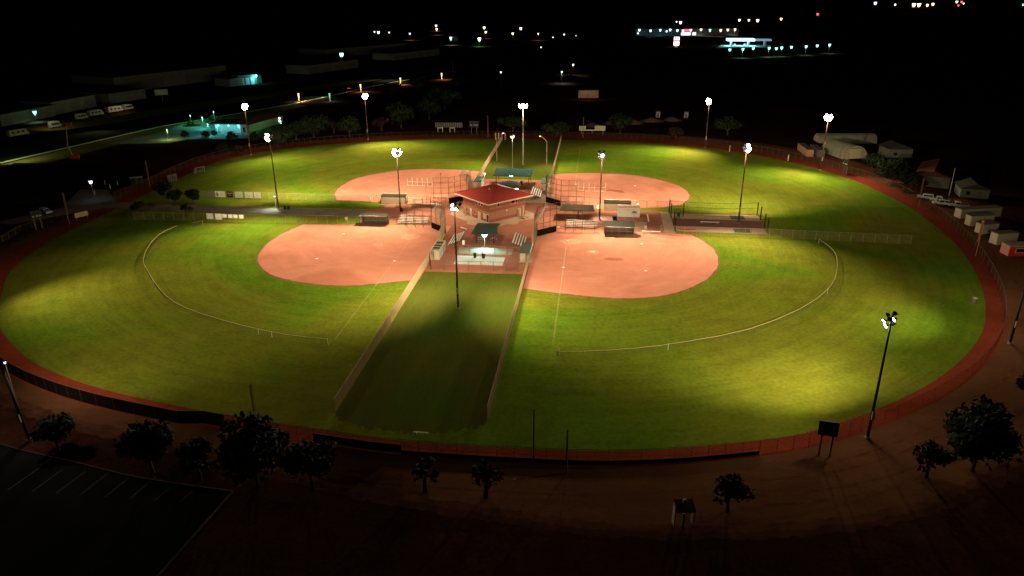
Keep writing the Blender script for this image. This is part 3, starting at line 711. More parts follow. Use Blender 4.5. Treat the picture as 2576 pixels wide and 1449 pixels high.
def bench(loc, rz, L, label, m=ALU, w=.36):
    t = thing('bench', label, 'bench', (*loc, .06), rz, 'benches')
    MB().box(-L/2,L/2,-w/2,w/2,.44,.5).build('seat', m, t)
    for x in (-L/2+.4, L/2-.4): MB().box(x-.05,x+.05,-w/2+.03,w/2-.03,0,.44).build('leg', GALV, t)
    return t
bench((15.8,207.9), math.pi/2, 7.0, 'white bench right of the basketball slab', WHITE)
bench((15.9,195.1), 0, 5.0, 'long pale bench on the infield edge left of the bullpens', WHITE, .55)
bench((32.9,205.4), 0, 5.2, 'white bench on the gravel between the bullpen strips', WHITE, .5)
bench((-24.4,92.2), -.05, 2.3, 'small bench on the grass near the near end of the corridor', CREAM)
bench((-35.5,193.2), -.6, 2.6, 'pale bench behind the left near backstop', ALU)
bench((-10.3,196.6), 0, 2.4, 'pale bench at the right end of the right near backstop', ALU)
# small white jugs / signs on fences
for i, (x, y, z, lb) in enumerate([(-69.2,218.6,.9,'small white board on the fence left of left far dugout'), (-69.6,195.2,1.3,'small white board on the fence left of left near dugout'),
        (13.3,218.8,.9,'small white board right of the far right dugout'), (14.4,197.0,.6,'small white box at the corner of the basketball slab')]):
    o = MB().box(-.35,.35,-.05,.05,0,.9).build('notice_board', WHITE); o.location = (x, y-.12, z); tag(o, lb, 'board', 'small white boards')
o = MB().box(-.3,.3,-.05,.05,0,1.2).build('notice_board', WHITE); o.location = (-32.9,178.2,.8); tag(o, 'white notice on a stand left of the near canopy', 'board', 'small white boards')

# walkway lamps in the complex
def post_lamp(loc, h, label, m=COOL, lm=.3, pm=GALV, arm=0.0, light=None, col=(.7,.95,1), aim=None, group='lit lamps round the plaza', rz=0, ang=150):
    t = thing('lamp_post', label, 'lamp', (*loc, 0), rz, group)
    MB().tube((0,0,0),(0,0,h),.10,.06,8).build('pole', pm, t)
    if arm:
        MB().tube((0,0,h),(arm*.75,0,h+1.9),.06,.05,6).build('arm', pm, t); hx, hz = arm, h+2.15
        MB().tube((arm*.7,0,h+1.9),(arm,0,h+2.15),.05,.05,6).build('arm_tip', pm, t)
    else: hx, hz = 0, h
    hd = MB(); hd.tube((hx,0,hz),(hx,0,hz+.25),lm*1.1,lm*.5,10); hd.build('lamp_head', BLACKM, t)
    b = MB(); b.tube((hx,0,hz-lm*.9),(hx,0,hz-.01),lm*.7,lm,10); b.build('bulb', m, t)
    if light:
        c = Vector((hx,0,hz-lm*1.3)); c.rotate(Matrix.Rotation(rz,3,'Z')); c += Vector((*loc,0))
        lamp_light('lamp_light', c, (c.x+.01, c.y, 0) if aim is None else aim, light, col, math.radians(ang), .25, t)
    return t
post_lamp((-27.4,178.2), 3.9, 'bright cyan white lamp in front of the near canopy', emit('bright walkway bulb', (.42,1,1), 7), .75, light=7500, col=(.30,.95,1), aim=(-27.2,174.5,0), ang=150)
post_lamp((-96.2,208.6), 4.2, 'small white lamp beside the pole on the left walkway', COOL, .34, light=4200, col=(.75,1,1), aim=(-97.5,206.6,0), ang=120)
post_lamp((1.3,207.1), 4.3, 'small white lamp at the foot of the floodlight pole by the container', COOL, .34, light=4000, col=(.75,.95,1), aim=(3.6,206.2,0), ang=130)
post_lamp((-36.6,241.5), 4.8, 'white lamp above the small green dugout behind the red roof', COOL, .45, light=1800, col=(.9,1,.95), ang=120)
post_lamp((-28.8,255.6), 14.6, 'tall pole with a single bright head behind the widest canopy', WARM, .8, light=3000, col=(1,.9,.7))
post_lamp((-37.8,281.4), 8.8, 'street lamp with bent arm by the left far corridor fence', WARM, .34, pm=mat('pinkish steel', (.5,.3,.22), .5, .1, 2), arm=2.6, light=1200, col=(1,.8,.6))
post_lamp((-18.1,276.2), 8.8, 'street lamp with bent arm by the right far corridor fence', WARM, .34, pm=MATS['pinkish steel'], arm=-2.6, light=1200, col=(1,.8,.6))
lamp_light('under_canopy_lamp', (-24.6,229.4,2.6), (-20.5,228.0,0), 2600, (.95,.98,.9), math.radians(165), .25)
o = MB().tube((0,0,0),(0,0,.5),.55,.6,12).build('canopy_lamp', emit('canopy lamp glow', (.95,1,.85), 2.0)); o.location = (-24.6,229.2,2.2)
tag(o, 'round glowing lamp under the right rim of the round canopy', 'lamp')
lamp_light('far_canopy_lamp', (-27.7,243.2,2.9), (-27.5,246.5,1.5), 900, (.3,1,.85), math.radians(165), .2)
o = MB().box(-.6,.6,-.08,.08,0,.28).build('edge_light', TEAL); o.location = (-28.0,243.6,3.15)
tag(o, 'teal strip light on the front edge of the widest canopy', 'lamp')

# bullpen cages
def cage(x0, x1, y0, y1, h, label, posts):
    t = thing('batting_cage', label, 'batting cage', (0,0,0), 0, 'netted bullpen cages')
    for (x, y) in posts: MB().tube((x,y,0),(x,y,h),.15,.14,8).build('post', BLACKM, t)
    c = MB(); nt = MB()
    for y in (y0, y1):
        pts = [(x0+(x1-x0)*i/8, y, h-.3-1.0*math.sin(math.pi*i/8)*.5) for i in range(9)]
        for a, b in zip(pts[:-1], pts[1:]): c.tube(a, b, .045, .045, 4)
        for i in range(int((x1-x0)/.45)): x = x0+i*.45; nt.wire((x,y,.1),(x,y,h-.6),.010)
        for k in range(7): z = .3+k*.45; nt.wire((x0,y,z),(x1,y,z),.010)
    for x in (x0, x1): c.tube((x,y0,h-.3),(x,y1,h-.3),.045,.045,4)
    for i in range(int((x1-x0)/.9)): x = x0+i*.9; nt.wire((x,y0,h-.7),(x,y1,h-.7),.010)
    c.build('cable', NETD, t); nt.build('net', NETD, t)
    return t
cage(22.6, 48.0, 209.4, 214.8, 4.2, 'far netted cage with dark posts on the upper bullpen strip', [(22.4,214.9),(22.5,210.4),(26.1,211.4),(47.6,214.4),(47.6,209.6)])
cage(22.6, 47.4, 197.0, 202.0, 4.0, 'near netted cage with dark posts on the lower bullpen strip', [(22.6,202.4),(22.5,197.6),(47.5,203.1),(47.6,199.6)])
hf = thing('pitching_screen', 'dark square screen frame at the entrance of the far cage', 'screen', (24.2,209.9,.08))
f = MB()
for x in (-.8,.8): f.tube((x,0,0),(x,0,2.6),.06,.06,6)
for z in (.1,2.6): f.tube((-.8,0,z),(.8,0,z),.06,.06,6)
f.build('frame', BLACKM, hf); f = MB(); wires(f, (-.8,0), (.8,0), .1, 2.5, .25, .012); f.build('net', NETD, hf)
o = MB().prism([(x*1.0+(-1 if c < 0 else 1)*0, 0) for x, c in ()] or [(2.4*math.cos(a)*1.0, .62*math.sin(a)) for a in [i*math.pi/8 for i in range(16)]], 0, .22).build('kayak_mat', REDP)
o.location = (26.2,199.6,.075); tag(o, 'red rounded pad lying on the lower bullpen strip', 'mat')

# portable white fence frames on the far infields
def frame_panel(x0, x1, y, label):
    t = thing('practice_frame', label, 'practice frame', (0,0,0), 0, 'white pipe practice frames on the far infields')
    n = 6; fr = MB()
    for i in range(n): x = x0+(x1-x0)*i/(n-1); MB().tube((x,y,.05),(x,y,2.9),.05,.05,5).build('upright', mat('pale pipe', (.75,.55,.40), .6, .1, 2), t)
    for z in (.15,1.4): fr.tube((x0,y,z),(x1,y,z),.045,.045,5)
    fr.build('rail', MATS['pale pipe'], t)
frame_panel(-63.0, -54.4, 240.2, 'white pipe frame standing on the left far infield')
frame_panel(-5.2, 3.8, 238.3, 'white pipe frame standing on the right far infield')
dp = thing('flag_stake', 'thin dark leaning stake on the left far infield', 'stake', (-52.6,244.9,0))
MB().tube((0,0,.05),(.15,.1,3.2),.05,.04,6).build('pole', BLACKM, dp); MB().tube((.0,.1,3.0),(.3,.1,3.4),.14,.1,8).build('top', BLACKM, dp); MB().tube((0,0,.0),(0,0,.3),.22,.12,8).build('base_weight', BLACKM, dp)
for (hx, hy) in ((-5.6,185.4),(-48.8,185.6),(-5.8,228),(-48.9,228)):
    flat('worn_clay', [(hx+random.uniform(2.3,3.3)*math.cos(t*.35), hy+random.uniform(2.0,2.9)*math.sin(t*.35)) for t in range(18)], .0560, mat('worn pale clay', (.60,.27,.17), .9, .12, 1.2, spec=0))
for (hx, hy, r) in ((.3,178,1.6),(-55.5,178.2,1.5),(7.5,240.8,1.3)):
    flat('worn_clay', [(hx+random.uniform(.8,1.2)*r*math.cos(t*.45), hy+random.uniform(.8,1.2)*r*math.sin(t*.45)) for t in range(14)], .0562, MATS['worn pale clay'])
# damp stain on the infield
flat('damp_clay', spline([(3.0,173.0),(4.2,173.9),(6.2,174.1),(7.7,173.5),(7.4,172.3),(5.4,171.9),(3.9,172.2)], 5), .0575, mat('damp clay', (.36,.095,.045), .8, .1, 2))
flat('damp_clay', spline([(4.2,239.4),(4.8,241.2),(7.6,241.2),(9.2,240.4),(10.0,237.2),(8.2,237.6),(6.4,238.8)], 5), .0575, MATS['damp clay'])

# ---------------------------------------------------------------- banners
def banner(loc, w, h, label, m, grp, art=None, skew=0):
    t = thing('banner', label, 'banner', loc, 0, grp)
    MB().add([(-w/2,-.015,0),(w/2,-.015,0),(w/2,-.015,h),(-w/2,-.015,h)], [(0,1,2,3)]).build('sheet', m, t)
    if art:
        for (kind, mm, pts) in art:
            b = MB()
            if kind == 'poly': b.add([(x,-.036,z) for x, z in pts]+[(x,-.031,z) for x, z in pts], [tuple(range(len(pts)))]+[(i,(i+1) % len(pts),len(pts)+(i+1) % len(pts),len(pts)+i) for i in range(len(pts))])
            else:
                for a, c in zip(pts[:-1], pts[1:]): b.tube((a[0],-.04,a[1]),(c[0],-.04,c[1]),.05 if kind == 'line' else .09,None,4)
            b.build('emblem', mm, t)
    return t
def arcp(cx, cz, r, a0, a1, n=8): return [(cx+r*math.cos(math.radians(a0+(a1-a0)*i/n)), cz+r*math.sin(math.radians(a0+(a1-a0)*i/n))) for i in range(n+1)]
def translucent(m, f=.55):
    nt = m.node_tree; b = nt.nodes['Principled BSDF']; o = nt.nodes['Material Output']; tr = nt.nodes.new('ShaderNodeBsdfTranslucent'); mx = nt.nodes.new('ShaderNodeMixShader')
    lk = b.inputs['Base Color'].links
    if lk: nt.links.new(lk[0].from_socket, tr.inputs[0])
    mx.inputs[0].default_value = f; nt.links.new(b.outputs[0], mx.inputs[1]); nt.links.new(tr.outputs[0], mx.inputs[2]); nt.links.new(mx.outputs[0], o.inputs[0]); return m
PB = mat('printed vinyl', (.72,.68,.52), .6, .04, 2); GREYI = mat('grey ink', (.25,.26,.22), .7, .1, 4); PG = mat('grey vinyl', (.20,.22,.17), .6, .1, 3); RI = mat('red ink', (.42,.05,.03), .7, .1, 4); DB = mat('maroon vinyl', (.07,.02,.018), .6, .1, 3)
fy = lambda x: 218.6-(x+133)*.012-.1
gy = lambda x: 193.6+(x+133)*.027-.1
GB = 'printed banners on the far walkway fence'; GW = 'blank white boards on the near walkway fence'
def bx(px0, px1, py, z0): a = G(px0, py, z0); b = G(px1, py, z0); return (a.x+b.x)/2, abs(b.x-a.x)
def sc5(x): return (740+x/7.576)/1.4907
for (a, b, m, lb, art) in [(245,415,PG,'dull grey banner, leftmost on the far walkway fence',[('line',GREYI,[(-.7,1.5),(.6,1.5)]),('line',GREYI,[(-.6,1.1),(.7,1.1)])]),
     (518,815,PB,'wide white banner with a red tree emblem',[('poly',RI,[(-1.0,.25),(-1.15,.5),(-.75,.5),(-1.0,.28)]),('poly',RI,[(-1.45,.5),(-.55,.5),(-.7,.95),(-.85,1.55),(-1.0,1.85),(-1.15,1.55),(-1.3,.95)]),('line',GREYI,[(.2,1.1),(.9,1.1)]),('line',GREYI,[(.3,.8),(.8,.8)])]),
     (868,1045,DB,'dark maroon banner with a pale bar',[('line',PB,[(-.9,1.25),(.9,1.25)]),('line',PB,[(-.45,.8),(.45,.8)]),('line',PB,[(-.6,1.7),(-.1,1.35),(.1,1.35),(.6,1.7)])]),
     (1110,1340,PG if False else mat('pale grey vinyl', (.52,.52,.38), .6, .05, 3),'pale grey banner with a round wreath emblem',[('line',GREYI,arcp(0,1.0,.62,150,390,12)),('line',GREYI,[(-.25,.85),(0,1.25),(.25,.85)])]),
     (1400,1640,PB,'white banner with a thick dark crescent',[('thick',GREYI,arcp(-.1,1.05,.5,140,330,9))]),
     (1680,1870,PB,'white banner with a small dark C mark, rightmost of the six',[('line',GREYI,arcp(0,1.15,.34,50,310,9)),('line',GREYI,[(-.4,.5),(.4,.5)])])]:
    x, w = bx(sc5(a), sc5(b), 487, 1.6); banner((x, fy(x), .55), w, 2.0, lb, m, GB, art)
WB = translucent(mat('white vinyl', (.92,.88,.70), .6, .03, 2)); translucent(PB)
for (a, b, z0, h, lb) in [(240,440,.75,1.75,'leftmost large blank white board on the near walkway fence'),(488,690,.65,1.8,'second large blank white board, touching the small ones'),(700,835,1.25,1.1,'first small blank white board right of the large pair'),
     (870,1005,1.15,1.15,'second small blank white board on the near walkway fence'),(1022,1155,1.15,1.15,'third small blank white board, close to the second'),(1190,1325,1.1,1.15,'rightmost small blank white board with faint lines')]:
    x, w = bx(sc5(a), sc5(b), 545, 1.6); banner((x, gy(x), z0), w, h, lb, WB, GW, [('line',mat('faint ink', (.62,.54,.38), .7, .1, 3),[(-.4,.6),(.4,.6)])] if 'faint' in lb else None)

# ---------------------------------------------------------------- foul poles, soccer goal, scoreboards
def foul_pole(x, y, h, label, m=WOOD):
    t = thing('foul_pole', label, 'foul pole', (x, y, 0), 0, 'foul poles round the outfields')
    MB().tube((0,0,0),(0,0,h),.11,.10,8).build('pole', m, t)
    d = Vector((CX-x, CY-y)).normalized()*.45
    w = MB(); w.panel((0,0),(d.x,d.y),h*.42,h,.05); w.build('wing', m, t); return t
OR_ = mat('orange brown paint', (.34,.13,.065), .7, .1, 2)
for x, y, h, lb, m in [(-150.5,231,9.0,'foul pole at the upper left beside the dark track tree',OR_),(-149,187.5,9.4,'foul pole at the far left by the cream board',OR_),(-5.7,332,9.2,'foul pole at the far edge in front of the pale signboard',OR_),
     (-48.2,330.2,9.6,'foul pole at the far edge left of the corridor lamps',OR_),(97.6,228,9.0,'foul pole on the right side road near the white pickups',OR_),(94.5,184,9.2,'foul pole on the right side road below the cream trailers',OR_),
     (-49.5,90.8,8.0,'foul pole on the near track above the dark trees',mat('dull olive paint', (.16,.11,.04), .7, .1, 2)),(-7,86.5,9.0,'faint foul pole at the near edge of the right near field',mat('dim red brown paint', (.09,.04,.02), .7, .1, 2))]:
    foul_pole(x, y, h, lb, m)
sg = thing('soccer_goal', 'small white soccer goal on the track at the far left', 'goal', (-143.6,252.4,0), math.radians(62))
g = MB()
for x in (-1.8,1.8):
    g.tube((x,0,0),(x,0,2.0),.07); g.tube((x,0,2.0),(x,.6,2.0),.05); g.tube((x,.6,2.0),(x,1.6,0),.05); g.tube((x,0,.04),(x,1.6,.04),.05)
g.tube((-1.8,0,2.0),(1.8,0,2.0),.07); g.tube((-1.8,1.6,.05),(1.8,1.6,.05),.05); g.build('frame', mat('pinkish white pipe', (.62,.42,.34), .6, .1, 2), sg)
ms = MB(); wires(ms, (-1.8,1.0), (1.8,1.0), .05, 1.2, .4, .012); ms.build('net', GALV, sg)
def scoreboard(loc, rz, w, h, z0, label, m=BLACKM, pm=GALVD):
    t = thing('scoreboard', label, 'scoreboard', (*loc,0), rz, 'scoreboards outside the outfield fence')
    for x in (-w*.28, w*.28): MB().box(x-.12,x+.12,.0,.2,0,z0+h*.9).build('leg', pm, t)
    MB().box(-w/2,w/2,-.3,0,z0,z0+h).build('board', m, t)
    f = MB()
    for a, b, c, d in ((-w/2-.05,w/2+.05,z0-.05,z0),(-w/2-.05,w/2+.05,z0+h,z0+h+.05)): f.box(a,b,-.33,.03,c,d)
    f.build('trim', GALVD, t)
    p = MB()
    for x in (-w*.3, w*.05, w*.3): p.box(x-w*.09,x+w*.09,-.335,-.302,z0+h*.25,z0+h*.42)
    p.build('digit_window', mat('pale panel', (.36,.33,.22), .6, .1, 3), t); return t
scoreboard((34.0,93.0), math.radians(170), 2.6, 2.2, 3.4, 'black scoreboard on two legs at the near right edge')
scoreboard((88.4,270.5), math.radians(-70), 3.0, 2.4, 3.0, 'scoreboard with pale windows near the quonset hut', mat('dark green board', (.03,.035,.03), .7, .1, 3))
scoreboard((-154.5,182.5), math.radians(60), 3.0, 2.2, 3.2, 'dim scoreboard at the far left edge of left near field', MATS['dark green board'])
scoreboard((-55.5,336.5), 0, 4.4, 2.6, 3.4, 'small dark scoreboard right of the long board beyond the far fence', MATS['dark green board'])
lb_ = thing('lineup_board', 'long dark gridded board on pale legs beyond the far fence', 'board', (-68.0,340.5,0), .06)
MB().box(-6.2,6.2,-.2,0,2.4,4.4).build('board', MATS['dark green board'], lb_)
f = MB()
for i in range(13): x = -6.2+i*1.033; f.box(x-.05,x+.05,-.24,-.203,2.4,4.4)
for z in (2.4,3.4,4.35): f.box(-6.2,6.2,-.24,-.203,z,z+.08)
f.build('grid', GALV, lb_)
f = MB()
for x in (-5.2,-3.0,.4,2.6): f.box(x-.15,x+.15,-.15,.1,0,2.4)
for x in (-4.1,1.5): f.box(x-1.2,x+1.2,-.2,.1,1.9,2.2)
f.build('leg', GALV, lb_)
pb = thing('signboard', 'pale broken signboard on the ground beyond the far foul pole', 'sign', (-1.8,343.5,0), .03)
MB().box(-6.0,6.0,-.2,0,1.2,1.7).build('lower_rail', CREAM, pb); MB().box(-6.0,-2.9,-.22,-.01,1.72,3.3).build('left_panel', CREAM, pb); MB().box(1.2,6.0,-.22,-.01,1.72,3.5).build('right_panel', CREAM, pb)
for x in (-5,0,5): MB().box(x-.1,x+.1,0,.15,0,1.3).build('leg', GALV, pb)
cbd = thing('signboard', 'cream board leaning on the fence at the far left of left near field', 'sign', (-148.5,192.5,0), math.radians(62))
MB().box(-1.9,1.9,-.05,.05,.9,2.3).build('panel', mat('cream vinyl', (.50,.36,.20), .6, .05, 2), cbd); 
for x in (-1.6,1.6): MB().tube((x,.1,0),(x,.1,2.3),.05).build('post', GALV, cbd)
for i, (px, py, lb) in enumerate([(1247,345,'leftmost'),(1254.5,345,'second'),(1263,345.5,'third'),(1271,346,'rightmost')]):
    a = G(px, py+6); o = MB().tube((0,0,0),(0,0,2.9),.28,.28,8).build('bollard', mat('pink bollard paint', (.55,.30,.24), .6, .05, 2)); o.location = (a.x, a.y, 0)
    tag(o, f'{lb} of four pale upright pipes by the far corridor gate', 'post', 'four upright pipes by the far gate')
for i, (px, py, lb) in enumerate([(1835,381,'white marker post on the far right track, left one'),(1982,405,'white marker post on the far right track, right one')]):
    a = G(px, py); o = MB().tube((0,0,0),(0,0,2.4),.16,.15,8).build('marker_post', mat('marker paint', (.8,.6,.46), .6, .05, 2)); o.location = (a.x, a.y, 0); tag(o, lb, 'post', 'white marker posts')
ub = thing('utility_cart', 'pale box on the grass against the right warning track', 'box', (80.6,153.0,.04), .2)
MB().box(-.3,.3,-.45,.45,0,1.1).build('body', GALVD, ub); MB().box(-.34,.34,-.48,.48,1.1,1.2).build('lid', CREAM, ub)
for i, (px, py, lb) in enumerate([(345,462,'dark'),(429,458,'leftmost pale'),(441,455,'rightmost pale')]):
    a = G(px, py); t = thing('portable_toilet', f'{lb} green portable toilet by the fence on the upper left', 'toilet', (a.x, a.y, 0), .5, 'portable toilets on the upper left')
    m = GREENB if i == 0 else mat('pale green plastic', (.16,.20,.13), .6, .1, 2)
    w = 2.0 if i == 0 else .65
    MB().box(-w,w,-.65,.65,0,2.2).build('body', m, t); MB().box(-w-.05,w+.05,-.7,.7,2.2,2.35).build('roof', GALV, t); MB().box(-.35,.35,-.69,-.651,.15,2.0).build('door', GALVD, t)
for i, (px, py, lb) in enumerate([(360,416,'left'),(380,406,'middle'),(300,478,'near')]): pass
for px, py, lb in [(395*1, 100, '')][:0]: pass
for i, (x, y) in enumerate([(442,710),(414,722),(395,708),(356,745)]):
    a = G(x*.671, y*.671-10); o = MB().tube((0,0,0),(0,0,1.6),.14,.14,6).build('bollard', GALV); o.location = (a.x,a.y,0)
    tag(o, ['fourth','third','second','first'][i]+' dim post from the left beside the path to the car park', 'post', 'dim posts beside the parking path')

# ---------------------------------------------------------------- timber utility poles
def util_pole(px, py, h, label, m=WOOD, arm=True):
    a = G(px, py); t = thing('utility_pole', label, 'utility pole', (a.x,a.y,0), .3, 'utility poles')
    MB().tube((0,0,0),(0,0,h),.17,.12,8).build('pole', m, t)
    if arm: MB().box(-1.1,1.1,-.07,.07,h-.8,h-.65).build('crossarm', m, t)
    return t
util_pole(1140, 195, 14, 'thin dim pole beside the highway in the distance', GALVD, False)
util_pole(2300, 735, 9, 'dim utility pole behind the white pickups on the right', GALV, False).location = (112.5, 243, 0)
util_pole(1425, 1190, 7, 'faint grey pole beyond the near track', GALVD, False)
# kiosk near bottom
kk = G(1718, 1318); k = thing('info_kiosk', 'dim two panel kiosk with a small roof in the dark foreground', 'kiosk', (kk.x,kk.y,0), .15)
MB().box(-1.3,-1.15,-.5,.5,0,2.9).build('side_panel', BEIGE, k); MB().box(-.3,.0,-.55,-.4,0,2.0).build('front_post', BEIGE, k)
MB().slab([(-1.2,-.9,2.5),(1.2,-.9,2.5),(1.2,.9,3.1),(-1.2,.9,3.1)], .1).build('roof', GALVD, k); MB().box(-.15,.15,.2,.5,3.0,3.5).build('vent', GALV, k)
MB().box(1.05,1.15,-.5,.5,0,2.5).build('side_panel', GALVD, k)

# ---------------------------------------------------------------- trees
def tree_meshes(seed, R=3.0, H=5.5, n=1100, leaf=.34, lobes=7, m=LEAF, base=1.6):
    rd = random.Random(seed); tr = MB(); fo = MB()
    tr.tube((0,0,0),(.1,.05,base),.22,.15,7)
    cs = []
    for i in range(lobes):
        a = 2*math.pi*i/lobes+rd.uniform(-.4,.4); rr = R*rd.uniform(.3,.68); z = base+(H-base)*rd.uniform(.2,.75)
        c = Vector((rr*math.cos(a), rr*math.sin(a), z)); cs.append((c, R*rd.uniform(.32,.5)))
        mid = c*.45+Vector((0,0,base*.6)); tr.tube((.1,.05,base*.95),mid,.11,.07,5); tr.tube(mid,c,.07,.03,5)
    cs.append((Vector((0,0,H*.78)), R*.45))
    for i in range(n):
        c, r = rd.choice(cs); d = Vector((rd.gauss(0,1),rd.gauss(0,1),rd.gauss(0,.8))); d.normalize(); p = c+d*r*rd.uniform(.55,1.12)
        if p.z < base*.7: continue
        u = Vector((rd.gauss(0,1),rd.gauss(0,1),rd.gauss(0,1))).normalized(); v = d.cross(u).normalized(); s_ = leaf*rd.uniform(.6,1.4)
        fo.add([p-u*s_, p+v*s_*.6, p+u*s_, p-v*s_*.6], [(0,1,2,3)])
    return tr.mesh('trunk', BARK), fo.mesh('crown', m)
TM = [tree_meshes(1), tree_meshes(2, 3.6, 6.5, 1400), tree_meshes(3, 2.2, 4.2, 700, .26), tree_meshes(4, 4.6, 7.5, 2000, .38, 9), tree_meshes(5, 1.4, 3.0, 260, .22, 5), tree_meshes(6, 2.6, 5.0, 800, .36, 6, LEAFR)]
SH = tree_meshes(9, 1.5, 1.9, 500, .2, 7, LEAF, .25)
def tree(x, y, k, s, label, group='trees', rz=None, name='tree', cat='tree', ms=None):
    t = thing(name, label, cat, (x,y,0), random.uniform(0,6) if rz is None else rz, group); t.scale = (s,s,s)
    a, b = ms or TM[k]
    for nm, me in (('trunk', a), ('crown', b)):
        o = bpy.data.objects.new(nm, me); COL.objects.link(o); o.parent = t
    return t
GN = 'dark trees on the near verge'
for (px, py, k, s, lb) in [(385,1190,0,1.35,'dark round tree alone on the near left verge'),(505,1205,2,1.4,'dark tree left of the largest near tree'),(650,1222,3,1.3,'largest dark tree on the near verge with a tall foul pole behind'),
      (786,1224,1,1.1,'dark tree just right of the largest near tree'),(150,1135,0,1.0,'dim tree at the lower left by the kerb'),(1070,1235,4,1.5,'young thin tree left of the corridor foot'),(1222,1250,4,1.6,'young thin tree below the right corridor fence'),
      (1830,1285,2,1.2,'sparse dim tree in the near foreground right of centre'),(2445,1185,3,1.3,'big black tree at the lower right'),(2330,1200,2,1.2,'dark bush like tree left of the big black tree'),(2590,1010,1,.8,'dark tree at the right border')]:
    a = G(px, py); tree(a.x, a.y, k, s, lb, GN)
GL = 'trees beside the left walkway and track'
for (px, py, k, s, lb) in [(415,497,1,.85,'dark rounded tree standing on the left track'),(442,515,0,.85,'dark tree beside the left end of the walkway'),(488,515,0,.9,'dark tree left of the grey banner'),(350,540,5,.8,'bare looking tree at the left end of the near walkway fence'),(470,545,4,1.3,'thin orange lit sapling in front of the walkway fence')]:
    a = G(px, py); tree(a.x, a.y, k, s, lb, GL)
GF = 'trees beyond the far fence'
lab = ['left of','in front of','behind','right of']
far_trees = [(560,385,0,.6,'dark tree beyond the left track below the teal pool'),(600,390,5,.8,'reddish tree between the two left far floodlights'),(700,372,1,1.1,'dark tree right of the teal lit building'),(745,350,0,1.2,'green lit tree right of the long beige wing'),
   (790,345,1,1.2,'dark tree in the gap between building and second floodlight'),(840,335,5,1.4,'reddish tall tree left of the second far floodlight'),(880,345,1,1.1,'dark tree at the foot of the second far floodlight'),(960,330,5,1.2,'reddish tree right of the second far floodlight'),
   (1010,322,1,1.3,'dark tree behind the long gridded board'),(1080,300,1,1.4,'large dark tree above the long gridded board'),(1120,275,1,1.3,'dark tree in the middle distance left of centre'),(1050,225,3,1.2,'dark roadside tree below the pair of yellow lamps'),(985,240,3,1.1,'orange lit roadside tree near the brake lights'),
   (1150,220,3,1.2,'dark roadside tree at the far end of the lit kerb'),(1440,192,3,1.0,'olive lit tree by the two white lamps in the distance'),(1290,330,0,1.1,'dark tree beyond the corridor gate'),(1400,345,0,1.0,'dark tree between corridor lamp and far foul pole'),(1560,335,0,1.0,'low dark tree among the soil heaps'),
   (1700,350,5,1.0,'reddish tree left of the right far floodlight'),(1830,340,2,1.2,'dark tree right of the right far floodlight'),(2205,440,0,1.1,'bare dark tree below the quonset huts'),(2245,462,0,1.0,'dark tree between quonset hut and long house'),(2290,475,2,1.0,'dark small tree in front of the long house')]
for (px, py, k, s, lb) in far_trees: a = G(px, py); o = tree(a.x, a.y, {0:3,1:3,3:3,5:5,2:1}[k], 1, lb, GF); q = s*(1.0 if k == 3 else 1.25); o.scale = (q*random.uniform(.95,1.45), q*random.uniform(.9,1.2), q*random.uniform(.6,.95))

# soil heaps beyond the far fence
for i, (px, py, w, lb) in enumerate([(1490,318,5,'leftmost low soil heap beyond the far foul pole'),(1540,312,5,'second soil heap beyond the far fence'),(1590,310,6,'broad soil heap left of the small white shed'),(1640,305,6,'soil heap just below the first white shed'),(1690,303,5,'soil heap between the two white sheds')]):
    a = G(px, py); n = 12; vs = [(0,0,1.9)]; rd = random.Random(i)
    for j in (1, 2, 3):
        for q in range(n): an = 2*math.pi*q/n; r = w*j/3*rd.uniform(.85,1.15); vs.append((r*math.cos(an), r*.7*math.sin(an), max(0,1.9*(1-(j/3)**1.3)) if j < 3 else 0))
    fs = [(0,1+q,1+(q+1) % n) for q in range(n)]+[(1+j*n+q,1+(j+1)*n+q,1+(j+1)*n+(q+1) % n,1+j*n+(q+1) % n) for j in (0,1) for q in range(n)]
    o = MB().add(vs, fs).build('soil_heap', MOUNDG, None, True); o.location = (a.x,a.y,0); tag(o, lb, 'heap', 'soil heaps beyond the far fence')

# ---------------------------------------------------------------- car park and near kerb, road
flat('parking_lot', [(-200,95),(-110,92),(-85.8,83.4),(-70.8,80.1),(-60.5,77.9),(-46.4,76.4),(-47.8,61),(-60,20),(-200,20)], .016, ASPH)
kb = MB(); kp = spline([(-112,94),(-98,88.2),(-85.8,83.4),(-70.8,80.1),(-60.5,77.9),(-46.4,76.4)], 5, False)
for a, b in zip(kp[:-1], kp[1:]): kb.panel(a, b, 0, .16, .22)
kb.panel((-46.4,76.4),(-48.5,55),0,.16,.22); o = kb.build('kerb', mat('dirty kerb', (.07,.04,.028), .9, .2, 2)); o['kind'] = 'structure'
for x in (-76,-72.5,-69,-65.6,-62,-58.5,-55,-51.5): 
    line((x,78.6), (x-.8,73.6), .12, .026, mat('dull paint', (.07,.07,.06), .8, .2, 3))
flat('upper_parking_lot', [(-158,232),(-163,226),(-172,226),(-166,204),(-178,183),(-210,190),(-225,262),(-170,262)], .016, ASPH)
for a, b in (((-182,208),(-176,214)),((-182,208),(-170,210.5)),((-214,222),(-196,246))): line(a, b, .35, .026, MATS['dull paint'])
